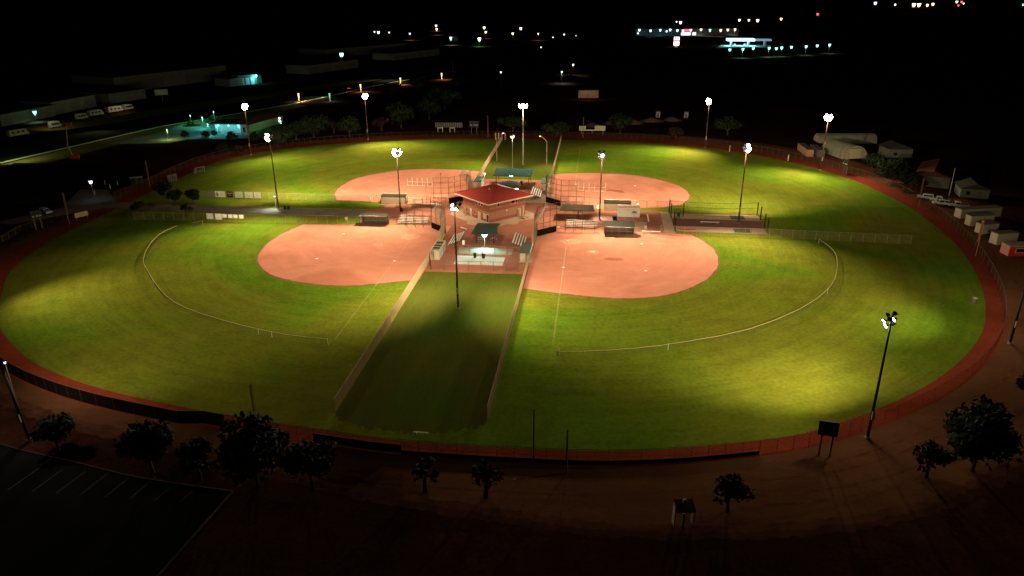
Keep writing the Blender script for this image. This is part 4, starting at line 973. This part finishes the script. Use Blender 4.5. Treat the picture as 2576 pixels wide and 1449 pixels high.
# highway
flat('highway', [(-262,200),(-246,240),(-231.6,262),(-214.6,343.8),(-177.8,424),(-153.8,514),(-116.2,614.5),(-90,690),(-96,692),(-121.9,623.9),(-171.3,524.4),(-217.9,415.4),(-241.4,352.2),(-273.9,300),(-300,230)], .020, ASPH)
ks = MB(); kp = [(-246,240),(-230.4,260.5),(-213.3,343.3),(-176.4,423.4),(-152.4,513.6),(-114.8,614.0)]
for a, b in zip(kp[:-1], kp[1:]): ks.panel(a, b, 0, .15, 1.6)
o = ks.build('sidewalk', mat('pale sidewalk', (.40,.42,.28), .9, .12, .8)); o['kind'] = 'structure'
flat('road_verge', [(-274.5,300),(-241.9,352.4),(-218.4,415.6),(-171.8,524.6),(-122.4,624.1),(-132,630),(-186,530),(-238,420),(-264,360),(-300,305)], .014, VERGE)
flat('road_verge', [(-228,258),(-211.6,343),(-175,422),(-166,418),(-176,372),(-186,362),(-190,330),(-206,300),(-212,262)], .014, VERGE)
kp = [(-205,303),(-200,330),(-203,344),(-207,349)]
# side drive by the lit building
flat('lit_forecourt', [(-212,300),(-186,305),(-182,314),(-163,316),(-150,322),(-150,352),(-160,345),(-163,331),(-178,331),(-184,352),(-200,372),(-206,352),(-203,330)], .026, CONC_G)
isl = MB().prism(spline([(-202,346),(-196,345),(-195,351),(-201,353)], 5), .03, .18).build('planting_island', mat('dark planting soil', (.03,.03,.02), .95, .1, 2)); isl['kind'] = 'structure'
isl = MB().prism(spline([(-197,358),(-191,358),(-191,364),(-197,364)], 5), .03, .18).build('planting_island', MATS['dark planting soil']); isl['kind'] = 'structure'
# lit building
lb2 = thing('lit_building', 'white building with three teal wall lamps beyond the left track', 'building', (-170,331,0), .03)
MB().box(-7.5,7.5,0,11,0,4.2).build('wall', mat('pale stucco', (.40,.42,.40), .9, .05, .6), lb2)
MB().box(-9,8.2,-2.4,11.5,4.2,4.6).build('roof', mat('dark flat roof', (.05,.05,.06), .8, .1, 2), lb2)
for x in (-5.6,-2.9,2.6,5.6): MB().box(x-.45,x+.45,-2.2,-1.5,0,4.2).build('pillar', MATS['pale stucco'], lb2)
for x in (-4.6,.2,5.0):
    MB().tube((x,-1.9,3.5),(x,-1.9,3.95),.42,.3,8).build('wall_lamp', TEAL, lb2)
    lamp_light('wall_lamp_light', (-170+x,331-2.9,3.4), None, 380, (.14,.9,.95), 0, .3, lb2)
for x in (-6.3,6.6): MB().box(x-.5,x+.5,-.05,-.01,.4,2.6).build('window', GLASS, lb2)
wg = thing('long_wing', 'long beige wing with a dark red roof behind the teal lit building', 'building', (-161.5,332.5,0), math.radians(-10.5))
MB().box(-9,0,0,28,0,3.6).build('wall', BEIGE, wg)
MB().add([(-9.6,-.6,3.6),(.6,-.6,3.6),(.6,28.6,3.6),(-9.6,28.6,3.6),(-4.5,-.6,5.4),(-4.5,28.6,5.4)], [(0,1,4),(1,2,5,4),(2,3,5),(3,0,4,5),(3,2,1,0)]).build('roof', mat('dark red roof', (.10,.03,.02), .8, .1, 1), wg)
for z in (1.0,2.4): MB().tube((.1,24.8,z),(.1,24.8,z+.7),.55,.55,10).build('window', emit('lit round window', (.8,.95,1), 3), wg)
for i, (px, py, s, lb) in enumerate([(466,346,1.6,'round dark bush, leftmost in the teal forecourt'),(518,346,1.5,'second round bush in the teal forecourt'),(540,341,1.2,'third bush in front of the teal lit building'),(583,352,1.9,'dark bush nearest the teal wall lamps'),(640,355,1.9,'dark bush below the right end of the teal lit building'),
      (480,316,1.3,'green lit bush on the left forecourt island'),(537,303,1.4,'green lit bush on the right forecourt island'),(505,300,1.1,'small green bush behind the forecourt islands'),(740,330,2.0,'bright green bush right of the long wing'),(760,338,1.8,'green bush at the end of the lit hedge')]):
    a = G(px, py); tree(a.x, a.y, 0, s, lb, 'bushes round the teal lit building', name='bush', cat='bush', ms=SH)
for (x, y, z, P, c) in [(-198.5,348,4.5,1800,(.15,1,.45)),(-193,361,4.5,1500,(.2,1,.5)),(-188,340,5,1900,(.08,.9,.75)),(-176,322,5,1500,(.12,.85,.95)),(-148,338,4,1600,(.12,1,.35)),(-190,312,4,900,(.7,.95,.25))]:
    a = (x,y,z); t = thing('globe_lamp', {4.5: 'small pale lamp above the forecourt island, '+('left' if x < -195 else 'right')+' one', 5: 'lamp post standing in the teal forecourt, '+('left' if x < -180 else 'right')+' one', 4: 'low lamp '+('by the green bushes right of the long wing' if x > -160 else 'at the yellow lit left end of the forecourt')}[z], 'lamp', (x,y,0), 0, 'lamps round the teal lit building')
    MB().tube((0,0,0),(0,0,z),.07,.05,6).build('pole', GALV, t); MB().tube((0,0,z),(0,0,z+.7),.16,.26,8).build('bulb', emit('pale green lamp', (.75,1,.85), 1.1), t)
    lamp_light('globe_light', (x,y,z-.4), None, P, c, 0, .3, t)

# warehouses and yard on the left, all dim
DIMW = mat('dim warehouse wall', (.20,.18,.125), .8, .15, .3)
def shed(corner, rz, w, d, h, label, wm=DIMW, roof='flat', door=None, rm=None, group='dim warehouses beyond the highway', win=0):
    t = thing('warehouse', label, 'building', (*corner,0), rz, group)
    MB().box(0,w,0,d,0,h).build('wall', wm, t)
    rm = rm or mat('dark shed roof', (.06,.055,.045), .8, .1, .4)
    if roof == 'flat': MB().box(-.3,w+.3,-.3,d+.3,h,h+.5).build('roof', rm, t)
    else: MB().add([(-.4,-.4,h),(w+.4,-.4,h),(w+.4,d+.4,h),(-.4,d+.4,h),(-.4,d/2,h+d*.14),(w+.4,d/2,h+d*.14)], [(0,1,5,4),(1,2,5),(2,3,4,5),(3,0,4),(3,2,1,0)]).build('roof', rm, t)
    for i in range(door or 0):
        x = w*(i+.5)/door; MB().box(x-w/door*.3,x+w/door*.3,-.06,-.003,0,h*.7).build('door', mat('dim door', (.16,.15,.12), .7, .1, 1), t)
    MB().box(-.02,w+.02,-.05,-.002,h-.35,h-.05).build('fascia', mat('pale fascia', (.30,.28,.2), .7, .1, 1), t)
    return t
ang = math.atan2(74, 8)
shed((-292,338), ang, 34, 20, 5.5, 'long low warehouse at the left border', door=4)
shed((-291,374), ang, 32, 20, 6.5, 'warehouse with a bright teal wall lamp at the upper left', door=3)
shed((-286,416), math.radians(72), 26, 24, 5.5, 'low warehouse between teal lamp and tall grey block')
shed((-312,462), math.radians(68), 92, 45, 9.5, 'tall long grey block at the upper left', door=2, rm=mat('dim grey roof', (.08,.08,.06), .8, .1, .4))
shed((-252,500), math.radians(66), 28, 16, 5.0, 'flat canopy building left of the teal lit bays', door=3)
wl = G(600, 215); wr = G(648, 211); wa = math.atan2(wr.y-wl.y, wr.x-wl.x)
tb = shed((wl.x, wl.y), wa, (wr-wl).length, 22, 6.4, 'workshop end with teal lit bay doors')
ww = (wr-wl).length
for k in range(3): MB().box(ww*(.12+.27*k),ww*(.32+.27*k),-.14,-.065,0,4.8).build('lit_bay', mat('pale bay door', (.6,.7,.7), .6, .05, 1), tb)
MB().box(ww-.9,ww-.1,-.9,-.02,5.2,6.1).build('wall_lamp', emit('teal wall lamp', (.35,1,1), 4), tb)
lc = Vector((ww-1.2,-2.6,5.4)); lc.rotate(Matrix.Rotation(wa,3,'Z')); lc += Vector((wl.x,wl.y,0))
lamp_light('wall_lamp_light', lc, None, 2200, (.12,.85,1), 0, .4, tb)
shed((-226,580), math.radians(68), 60, 24, 6.5, 'dim workshop right of the teal lit bays', door=4)
shed((-262,720), math.radians(60), 110, 40, 8, 'very dim long warehouse behind the green lamp', door=3)
shed((-190,700), math.radians(64), 70, 26, 6, 'dim low row of units below the green lamp', door=6)
def mini_lamp(px, py, h, r, label, m, P=None, col=None, group='distant lamps', lh=None, name='street_lamp', pole=True, ang=None):
    """lamp whose head is seen at (px, py); h metres tall"""
    a = G(px, py, h); t = thing(name, label, 'lamp', (a.x,a.y,0), 0, group)
    if pole: MB().tube((0,0,0),(0,0,h),.10,.08,6).build('pole', GALVD, t)
    MB().tube((0,0,h-r*.8),(0,0,h+r*.8),r*.55,r*.95,8).build('bulb', m, t)
    if pole: MB().tube((0,0,h+r*.8),(0,0,h+r*1.1),r*1.05,r*.3,8).build('cap', BLACKM, t)
    if P: lamp_light('lamp_light', (a.x,a.y,h-r*1.2), (a.x+.01,a.y,0), P, col, math.radians(ang or 150), .4, t)
    return t
mini_lamp(859, 138, 7, 1.9, 'green white lamp high on the dim warehouse', emit('green lamp', (.45,1,.72), 8), 30000, (.15,1,.45))
mini_lamp(87, 283, 5, 1.0, 'square teal lamp on the upper left warehouse', TEAL, 4200, (.3,1,.75))
mini_lamp(228, 458, 6, .62, 'lone cool white lamp over the upper car park', COOL, 120, (.5,.8,1))
mini_lamp(12, 912, 10, .22, 'tiny white lamp at the left border', WHITE and COOL)
# lit shafts along the highway
for (px, py, m, lb) in [(751,240,WARM,'first yellow lit shaft on the near side of the highway'),(829,240,TEAL,'dim teal lit shaft beside the highway'),(907,217,WARM,'second yellow lit shaft beside the brake lights'),(1007,200,WARM,'third yellow lit shaft where the kerb brightens'),(1111,188,WARM,'fourth yellow lit shaft at the end of the kerb')]:
    a = G(px, py, 3.2); t = thing('bollard_light', lb, 'lamp', (a.x,a.y,0), 0, 'lit shafts along the highway')
    MB().tube((0,0,0),(0,0,2.0),.32,.36,8).build('pole', mat('lit shaft paint', (.7,.55,.3), .6, .05, 2), t)
    MB().tube((0,0,2.0),(0,0,4.4),.34,.62,8).build('bulb', emit('shaft glow', (1,.72,.36), 1.4) if m is WARM else emit('teal shaft glow', (.2,.8,.6), .8), t)
    lamp_light('lamp_light', (a.x+1.5,a.y-3,4.6), (a.x+2,a.y-4,0), 9000 if m is WARM else 2500, (1,.72,.3) if m is WARM else (.3,1,.7), math.radians(160), .4, t)
lamp_light('highway_fill_light', (-225,262,9), (-228,268,0), 5000, (.75,1,.45), math.radians(160), .4)  # four added lights brightening road and sidewalk, no lamp fixtures modelled for them
lamp_light('highway_fill_light', (-236,330,9), (-228,318,0), 6000, (.9,.95,.4), math.radians(160), .4)
lamp_light('highway_fill_light', (-170,455,9), (-175,440,0), 9000, (.75,1,.55), math.radians(160), .4)
lamp_light('highway_fill_light', (-150,545,9), (-150,540,0), 14000, (.8,.85,.35), math.radians(160), .4)
bl = G(410, 257); t = thing('billboard', 'pale blank billboard beside the highway', 'sign', (bl.x,bl.y,0), .35)
MB().tube((0,0,0),(0,0,4.5),.25,.25,8).build('pole', GALVD, t); MB().box(-3.6,3.6,-.2,.2,4.2,7.4).build('panel', mat('dim board', (.55,.58,.42), .6, .05, 1), t)

# ---------------------------------------------------------------- vehicles
def car(loc, rz, label, m=CARW, kind='suv', group=None, sc=1.0, lights=None):
    t = thing('parked_car', label, 'car', (*loc, 0), rz, group); t.scale = (sc,sc,sc)
    L, W = 4.6, 1.85
    if kind == 'suv': low, top = [(-2.3,.45),(-2.3,1.0),(2.2,.95),(2.3,.45)], [(-2.25,1.0),(-2.0,1.62),(.6,1.62),(1.25,1.0)]
    elif kind == 'pickup': low, top = [(-2.7,.5),(-2.7,1.05),(2.6,1.0),(2.7,.5)], [(-.6,1.02),(-.45,1.75),(.9,1.75),(1.5,1.02)]
    else: low, top = [(-2.3,.4),(-2.3,.9),(2.2,.8),(2.3,.4)], [(-1.7,.88),(-1.0,1.4),(.5,1.4),(1.2,.84)]
    def ext(p, w, nm, mm, tw=0):
        n = len(p); vs = [(x,-(w-(tw if z > 1.1 else 0)),z) for x, z in p]+[(x,(w-(tw if z > 1.1 else 0)),z) for x, z in p]
        return MB().add(vs, [tuple(range(n)), tuple(range(2*n-1,n-1,-1))]+[(i,n+i,n+(i+1) % n,(i+1) % n) for i in range(n)]).build(nm, mm, t)
    ext(low, W/2, 'body', m); c = ext(top, W/2-.08, 'cabin', m, .12)
    g = MB(); x0, x1 = top[0][0]+.3, top[3][0]-.45; zt, zb = top[1][1]-.12, top[0][1]+.08
    for sg in (-1,1): y = sg*(W/2-.075); g.box(x0, x1-.15, min(y,y+sg*.02), max(y,y+sg*.02), zb, zt)
    g.build('window', GLASS, t)
    (a, b), (c_, d_) = top[2], top[3]
    MB().add([(a+.03,-.68,b-.06),(a+.03,.68,b-.06),(c_+.04,.75,d_+.08),(c_+.04,-.75,d_+.08)], [(0,1,2,3)]).build('windshield', GLASS, t)
    for x in (low[0][0]+.85, low[2][0]-.75):
        for sg in (-1,1): MB().tube((x,sg*(W/2-.2),.36),(x,sg*(W/2+.02),.36),.36,.36,12).build('wheel', RUBBER, t)
    if kind == 'pickup': MB().box(-2.6,-.75,-.75,.75,1.051,1.06).build('bed', BLACKM, t)
    for sg in (-1,1):
        MB().box(low[0][0]-.03,low[0][0]+.02,sg*.72-.12,sg*.72+.12,.7,.9).build('tail_light', REDL if lights else RI, t)
        MB().box(low[3][0]-.05,low[3][0]+.03,sg*.7-.15,sg*.7+.15,.62,.8).build('headlight', WHITE, t)
    return t
a = G(115, 537); car((a.x,a.y), math.radians(-25), 'white suv in the dark upper car park', mat('pale blue car paint', (.35,.42,.45), .3, .05, 2))
a = G(885, 225); car((a.x,a.y), math.radians(68), 'dark car with red brake lights on the highway', CARD, 'sedan', lights=True, sc=1.2)
lamp_light('brake_light', (a.x-1.5,a.y-4,1.2), None, 120, (1,.1,.1), 0, .2)
GP = 'white vehicles beside the right road'
for (x, y, rz, lb, kd) in [(103.5,238.5,-.35,'white suv nearest the long house, front of the row','suv'),(106.5,235.3,-.3,'white pickup second in the row on the right','pickup'),(105.8,231.6,-.25,'white pickup third in the row, open bed','pickup'),(109.5,229.6,-.2,'white pickup last in the row beside the first trailer','pickup')]:
    car((x,y), rz+math.pi, lb, CARW, kd, GP)
def trailer(loc, rz, L, W, H, label, m=CREAM, nose=True):
    t = thing('cargo_trailer', label, 'trailer', (*loc,0), rz, 'cream trailers beside the right road')
    MB().box(0,L,-W/2,W/2,.55,.55+H).build('body', m, t); MB().box(-.04,L+.04,-W/2-.04,W/2+.04,.55+H,.65+H).build('roof', GALVD, t)
    MB().box(-.05,-.003,-W/2+.15,W/2-.15,.7,.4+H).build('door', mat('cream door', (.55,.46,.30), .7, .05, 1), t)
    for x in (L*.55,L*.7):
        for sg in (-1,1): MB().tube((x,sg*(W/2-.25),.38),(x,sg*(W/2-.02),.38),.38,.38,10).build('wheel', RUBBER, t)
    MB().tube((L,0,.5),(L+1.2,0,.5),.08).build('tow_bar', BLACKM, t); return t
trailer((103.6,216.4), .28, 13, 2.6, 2.6, 'longest cream trailer at the head of the trailer row')
trailer((103.1,209.0), .25, 7, 2.2, 2.8, 'narrow cream box trailer behind the utility pole')
trailer((102.8,201.8), .35, 5, 2.5, 2.6, 'third cream trailer with a sloping tail')
trailer((102.3,192.8), .3, 6, 2.4, 2.9, 'fourth cream trailer next to the red shed')
rs = thing('ticket_booth', 'small red booth with a dark window at the right border', 'booth', (102.3,184.6,0), .12)
MB().box(0,6.0,0,3.2,0,2.5).build('wall', REDP, rs); MB().box(-.2,6.2,-.25,3.4,2.5,2.75).build('roof', BEIGE, rs)
MB().box(-.06,-.003,0,3.2,0,2.5).build('end_wall', mat('pinkish wall', (.6,.25,.2), .7, .05, 2), rs)
MB().box(1.7,4.4,-.05,-.003,1.0,1.9).build('window', GLASS, rs); f = MB()
for q in ((1.5,4.6,.85,.99),(1.5,4.6,1.91,2.05)): f.box(q[0],q[1],-.07,-.002,q[2],q[3])
for q in ((1.5,1.69),(4.41,4.6)): f.box(q[0],q[1],-.07,-.002,.99,1.91)
f.build('window_frame', TRIM, rs)
# containers by the far right floodlight
def container(loc, rz, L, label, m):
    t = thing('shipping_container', label, 'container', (*loc,0), rz, 'shipping containers near the quonset huts')
    MB().box(0,2.6,0,L,0,2.7).build('body', m, t); f = MB()
    for k in range(int(L/.6)): f.box(-.06,-.003,k*.6+.1,k*.6+.35,.1,2.6)
    f.build('ribs', m, t); MB().box(.1,2.5,-.06,-.003,.1,2.6).build('door', m, t); MB().box(-.03,2.63,-.03,L+.03,2.703,2.78).build('roof', GALVD, t)
container((82.6,299.5), .02, 14, 'long tan shipping container left of the floodlight pole', mat('tan container', (.40,.20,.12), .7, .1, 1))
container((86.7,299.0), .02, 12, 'grey shipping container right behind the tan one', mat('grey container', (.13,.11,.09), .7, .1, 1))
def quonset(loc, rz, W, L, label):
    t = thing('quonset_hut', label, 'hut', (*loc,0), rz, 'quonset huts'); n = 14; R = W/2
    def ring(y, r): return [(r*math.cos(math.pi*i/n), y, r*.92*math.sin(math.pi*i/n)) for i in range(n+1)]
    b = MB(); segs = int(L/.8)
    for k in range(segs):
        rr = R if k % 2 else R*.985
        A = ring(k*L/segs, rr); B = ring((k+1)*L/segs, rr); b.add(A+B, [(i,i+1,n+2+i,n+1+i) for i in range(n)])
    b.build('shell', SHEET, t)
    for y in (.1, L-.1): q = ring(y, R*.98); MB().add(q, [tuple(range(n+1))]).build('end_wall', mat('hut end wall', (.42,.34,.20), .8, .1, .8), t)
    MB().box(-R*.42,R*.42,-.02,.09,0,R*.7).build('door', mat('hut door', (.52,.44,.26), .7, .05, 1), t)
    MB().box(-R*.45,R*.45,-.05,.08,R*.703,R*.76).build('lintel', GALVD, t)
    return t
quonset((94.6,331.5), math.radians(-86), 8, 24, 'long dark quonset hut lying sideways at the back')
quonset((100.2,297.6), math.radians(17), 11, 15, 'wide quonset hut with its arched door facing the field')
def house(loc, rz, w, d, h, label, wm, rm):
    t = thing('house', label, 'building', (*loc,0), rz, 'dim houses behind the right road')
    MB().box(0,w,0,d,0,h).build('wall', wm, t)
    MB().add([(-.5,-.5,h),(w+.5,-.5,h),(w+.5,d+.5,h),(-.5,d+.5,h),(w/2,-.5,h+1.8),(w/2,d+.5,h+1.8)], [(0,1,4),(1,2,5,4),(2,3,5),(3,0,4,5),(3,2,1,0)]).build('roof', rm, t)
    MB().box(w*.2,w*.34,-.05,-.003,1.0,2.1).build('window', GLASS, t); MB().box(w*.6,w*.72,-.05,-.003,0,2.1).build('door', mat('dim door', (.16,.15,.12), .7, .1, 1), t)
    return t
house((107.0,256.5), -.45, 10, 22, 3.6, 'long dim house with a red brown roof behind the dark trees', mat('dim green wall', (.17,.17,.12), .8, .1, 1), mat('red brown roof', (.13,.04,.03), .8, .1, 1))
house((115.0,241.5), -.2, 8, 8, 2.9, 'small dim shed behind the white pickups', MATS['dim green wall'], MATS['dark shed roof'])
house((113.5,300.0), .1, 9, 9, 3.4, 'dim square building right of the quonset huts', MATS['dim green wall'], MATS['dark shed roof'])
for i, (px, py, lb) in enumerate([(1655,296,'small pale shed beyond the soil heaps, left one'),(1726,297,'small pale shed beyond the soil heaps, right one')]):
    a = G(px, py); t = thing('small_shed', lb, 'shed', (a.x,a.y,0), 0, 'small pale sheds'); MB().box(-1.0,1.0,0,2.4,0,3.0).build('wall', mat('pale shed wall', (.42,.38,.28), .8, .05, 1), t)
    MB().slab([(-1.2,-.2,3.1),(1.2,-.2,3.1),(1.2,2.6,3.3),(-1.2,2.6,3.3)], .12).build('roof', GALVD, t); MB().box(-.4,.4,-.04,-.003,0,2.1).build('door', GALVD, t)
a = G(1480, 250); t = thing('trailer_home', 'dim boxy trailer home in the middle distance', 'trailer', (a.x,a.y,0), .1); MB().box(-6,6,0,4,.8,5.0).build('wall', mat('dim brown wall', (.25,.16,.11), .8, .05, 1), t); MB().box(-6.2,6.2,-.2,4.2,5.0,5.3).build('roof', GALVD, t); MB().box(-1,0,-.05,-.003,1,3.4).build('door', GALVD, t)
lamp_light('yard_lamp', (a.x,a.y-10,7), (a.x,a.y,2), 1500, (1,.7,.5), math.radians(150), .4)
# parked machines in the yard
def rv(px, py, L, rz, label):
    a = G(px, py); t = thing('camper', label, 'camper', (a.x,a.y,0), rz, 'campers and buses in the yard beyond the highway')
    MB().box(-L/2,L/2,-1.2,1.2,.6,3.1).build('body', CREAM, t); MB().box(-L/2+.2,L/2-1.6,-1.1,1.1,3.1,3.3).build('roof', GALV, t); g = MB()
    for x in (-L*.3,0,L*.28): g.box(x-.6,x+.6,-1.24,-1.203,1.7,2.5)
    g.build('window', GLASS, t); MB().box(L/2,L/2+1.0,-1.0,1.0,.6,1.7).build('hood', CREAM, t)
    for x in (-L*.3,L*.35):
        for sg in (-1,1): MB().tube((x,sg*1.0,.45),(x,sg*1.25,.45),.45,.45,10).build('wheel', RUBBER, t)
for (px, py, L, lb) in [(45,343,8,'cream camper nearest the left border'),(138,322,4.5,'low pale vehicle right of the nearest camper'),(205,301,5,'pale truck in the middle of the yard'),(240,292,7,'dim bus behind the pale truck'),(288,283,8,'bus with dark windows at the end of the yard'),(322,277,4.5,'last pale car in the yard row')]:
    rv(px, py, L, math.radians(70), lb)
lamp_light('yard_lamp', (-262,330,8), (-264,345,0), 1300, (.95,.85,.6), math.radians(165), .5)
lamp_light('yard_lamp', (-255,385,8), (-266,385,0), 1500, (.9,.85,.6), math.radians(165), .5)
# boom lift, dim red
a = G(190, 402); t = thing('boom_lift', 'dim red boom lift with a raised arm at the left', 'boom lift', (a.x,a.y,0), .4)
MB().box(-1.6,1.6,-.9,.9,.6,1.9).build('chassis', REDP, t)
for x in (-1.1,1.1):
    for sg in (-1,1): MB().tube((x,sg*.8,.45),(x,sg*1.15,.45),.45,.45,10).build('wheel', RUBBER, t)
MB().tube((-.8,0,1.8),(-1.6,0,6.0),.2,.18,6).build('lower_arm', GALV, t); MB().tube((-1.6,0,6.0),(-.6,0,13.5),.16,.13,6).build('upper_arm', GALV, t); MB().box(-.6,1.4,-.5,.5,13.4,14.4).build('basket', REDP, t)

# ---------------------------------------------------------------- distant town lights
mini = mini_lamp
CITY = []
def city(px, py, rpx, m, label, P=None, col=None, h=8, grp='lamps of the distant town'):
    a = G(px, py, h); r = rpx*dist(a)/F_PX
    mini(px, py, h, r, label, m, P, col, grp, pole=r < 3)
row = 'lamps in the row below the filling station'
for i, (px, py) in enumerate([(1836,125.5),(1869,124),(1895,122),(1935,121.5),(1953,122.5),(1966.5,120.5),(1991,119),(2028,117.5),(2056,115.5),(2087,113.5)]):
    city(px, py, 3.6, TEAL, f'teal lamp number {i+1} from the left in the row below the filling station', 12000 if i % 2 == 1 else None, (.2,1,.8), grp=row)
row = 'lamps on the long shop front'
for i, (px, py, m) in enumerate([(1608.5,76,COOL),(1636.5,77.5,COOL),(1661,76,COOL),(1677,79,COOL),(1686,75.5,COOL),(1704,77,COOL),(1718,77.5,COOL),(1738,76,COOL),(1763.5,75,WARM),(1786,76,TEAL),(1813,76.5,WARM),(1831,75.5,WARM),(1849,74.5,WARM)]):
    city(px, py, 3.2 if i != 3 else 2.4, m, f'wall lamp number {i+1} from the left on the long distant shop front', 9000 if i in (1,2,5,8,9,10,12) else None, (.1,.6,1) if i < 8 else (.9,1,.75), grp=row)
a0, a1 = G(1600, 92), G(1860, 90)
t = thing('shop_front', 'long dim shop building under the row of wall lamps', 'building', (a0.x, a0.y+10, 0), math.atan2(a1.y-a0.y, a1.x-a0.x)); Ls = (a1-a0).length
MB().box(0,Ls,0,40,0,9).build('wall', mat('shop wall', (.20,.24,.27), .8, .05, .1), t); MB().box(-.5,Ls+.5,-.5,40.5,9,10).build('roof', MATS['dark shed roof'], t)
MB().box(Ls*.46,Ls*.535,-.6,-.01,6.0,8.2).build('red_sign', REDL, t)
for k in (.44,.47,.5,.55): MB().box(Ls*k,Ls*k+5,-.4,-.01,.5,4.5).build('lit_window', emit('lit shop window', (.8,.95,1), 1.2), t)
# filling station
a0, a1 = G(1833, 101, 6), G(1917, 104, 6)
g0 = G(1835, 117); w_ = 48
t = thing('filling_station', 'bright filling station canopy with a glowing white blue fascia', 'filling station', (G(1870,116).x, G(1870,116).y, 0), -.06)
MB().box(-18,12,0,16,5.2,7.6).build('canopy', CYANW, t); MB().box(12.02,30,0,14,5.6,7.2).build('dim_canopy', emit('dim fascia', (.35,.55,.7), .5), t)
for x in (-13,6,24):
    for y in (2,13): MB().box(x-.8,x+.8,y-.8,y+.8,0,5.2).build('pillar', mat('white pillar', (.8,.85,.85), .6, .05, 1), t)
for x in (-9,2): MB().box(x-.8,x+.8,5,7,0,2).build('fuel_pump', WHITE, t)
gl = t.location
for dx in (-14,-2,10): lamp_light('canopy_light', (gl.x+dx, gl.y+7, 4.9), (gl.x+dx-2, gl.y+2, 0), 40000, (.3,.95,1), math.radians(160), .6, t)
flat('station_forecourt', [(gl.x-34,gl.y-30),(gl.x+26,gl.y-22),(gl.x+34,gl.y+24),(gl.x-20,gl.y+24)], .02, CONC_G)
a = G(1701, 118); t = thing('pylon_sign', 'tall red and white lit price sign left of the filling station', 'sign', (a.x,a.y,0))
MB().box(-1.6,1.6,-.4,.4,0,1.6).build('base', emit('green base', (.1,1,.3), .5), t); MB().box(-3.0,3.0,-.5,.5,1.6,5.6).build('lower_panel', emit('white pink panel', (1,.75,.8), 3), t); MB().box(-3,3,-.5,.5,5.62,7.4).build('middle_panel', REDL, t); MB().box(-3.0,3.0,-.5,.5,7.42,10.6).build('upper_panel', MATS['white pink panel'], t)
# other town lamps
lab = [(942,80.5,2.2,COOL,'small white lamp at the left end of the town'),(952,82,3.6,COOL,'bright pair lamp at the left end of the town'),(979,82,2.2,WARM,'small warm lamp right of the bright pair'),(1031,85,2.4,COOL,'lone white lamp left of the stacked pair'),
 (1097,65,3.0,WARM,'upper lamp of the left stacked pair'),(1098.5,74,3.0,WARM,'lower lamp of the left stacked pair'),(1134,96,3.6,COOL,'blue white lamp above the teal lit wall'),(1206,99,4.2,emit('green white lamp', (.75,1,.85), 8),'green white lamp beside the lit bush'),
 (1218,70,3.6,WARM,'upper lamp of the middle stacked pair'),(1222,81,3.0,WARM,'lower lamp of the middle stacked pair'),(1310,72,3.6,WARM,'warm lamp highest right of centre'),(1290,85,3.2,WARM,'orange tinted lamp right of centre'),
 (1354,85,2.0,WARM,'small lamp right of the warm ones'),(1419,87,2.2,COOL,'small white lamp toward the middle'),(1391,94,1.7,COOL,'faint lamp below the middle lamps'),(1361,119,1.8,COOL,'faint lamp by the dim road line'),(1449,90,1.2,COOL,'faintest lamp right of the middle'),
 (1260,182,2.4,COOL,'cool white lamp in the dark field centre'),(1442,163,2.6,COOL,'upper lamp beside the olive lit tree'),(1413.5,181,2.4,COOL,'lower lamp beside the olive lit tree'),
 (1605,84,2.2,COOL,'small lamp left below the shop front'),(1712,57,4.0,COOL,'bright lamp above the shop front'),(1702,55,2.0,WARM,'tiny lamp beside the bright one above the shop front'),(1860,51,3.4,WARM,'left lamp in the upper warm row'),(1884,51,3.0,WARM,'middle lamp in the upper warm row'),(1906,52,4.0,WARM,'brightest lamp in the upper warm row'),(1965,48,3.0,AMBER,'amber lamp at the end of the upper warm row'),
 (2057,36,3.0,REDL,'red lamp alone at the upper right'),(2202,8.5,4.0,COOL,'white lamp first in the top right group'),(2252,12,2.6,WARM,'small lamp in the top right group'),(2299,13,5.2,WARM,'large warm glow in the top right group'),(2312,13,5.0,WARM,'second large warm glow in the top right group'),(2333,13.5,3.4,AMBER,'orange lamp in the top right group'),(2347,11,3.4,AMBER,'second orange lamp in the top right group'),(2407,5,3.2,WARM,'warm lamp near the top right red sign'),(2424,9,2.2,TEAL,'small teal lamp at the top right'),(2419,5,2.6,REDL,'red sign lamp at the top right'),(2411,14,2.2,REDL,'small red lamp below the red sign'),(2574,12,2.4,TEAL,'pale lamp cut by the right border'),(1840,143,1.0,COOL,'speck of light below the teal row')][:-1]
for q in lab:
    P, c = None, None
    if 'teal lit wall' in q[4]: P, c = 20000, (.3,1,1)
    if 'lit bush' in q[4]: P, c = 30000, (.1,1,.3)
    if 'olive lit tree' in q[4]: P, c = 9000, (1,.7,.15) if 'upper' in q[4] else (.4,.8,1)
    if 'stacked pair' in q[4] or 'warm ones' in q[4]: P, c = 9000, (1,.6,.3)
    city(q[0], q[1], q[2], q[3], q[4], P, c)
a = G(1137, 104); t = thing('lit_shop', 'small white wall lit teal in the distant town', 'building', (a.x,a.y+2,0)); MB().box(-4,6,0,8,0,5.5).build('wall', WHITE, t); MB().box(-4.3,6.3,-.3,8.3,5.5,6).build('roof', GALVD, t); MB().box(1,2.4,-.1,-.003,0,3).build('door', GLASS, t)
a = G(1212, 107); tree(a.x, a.y, 1, 1.3, 'green lit tree in the distant town', 'trees in the distant town')
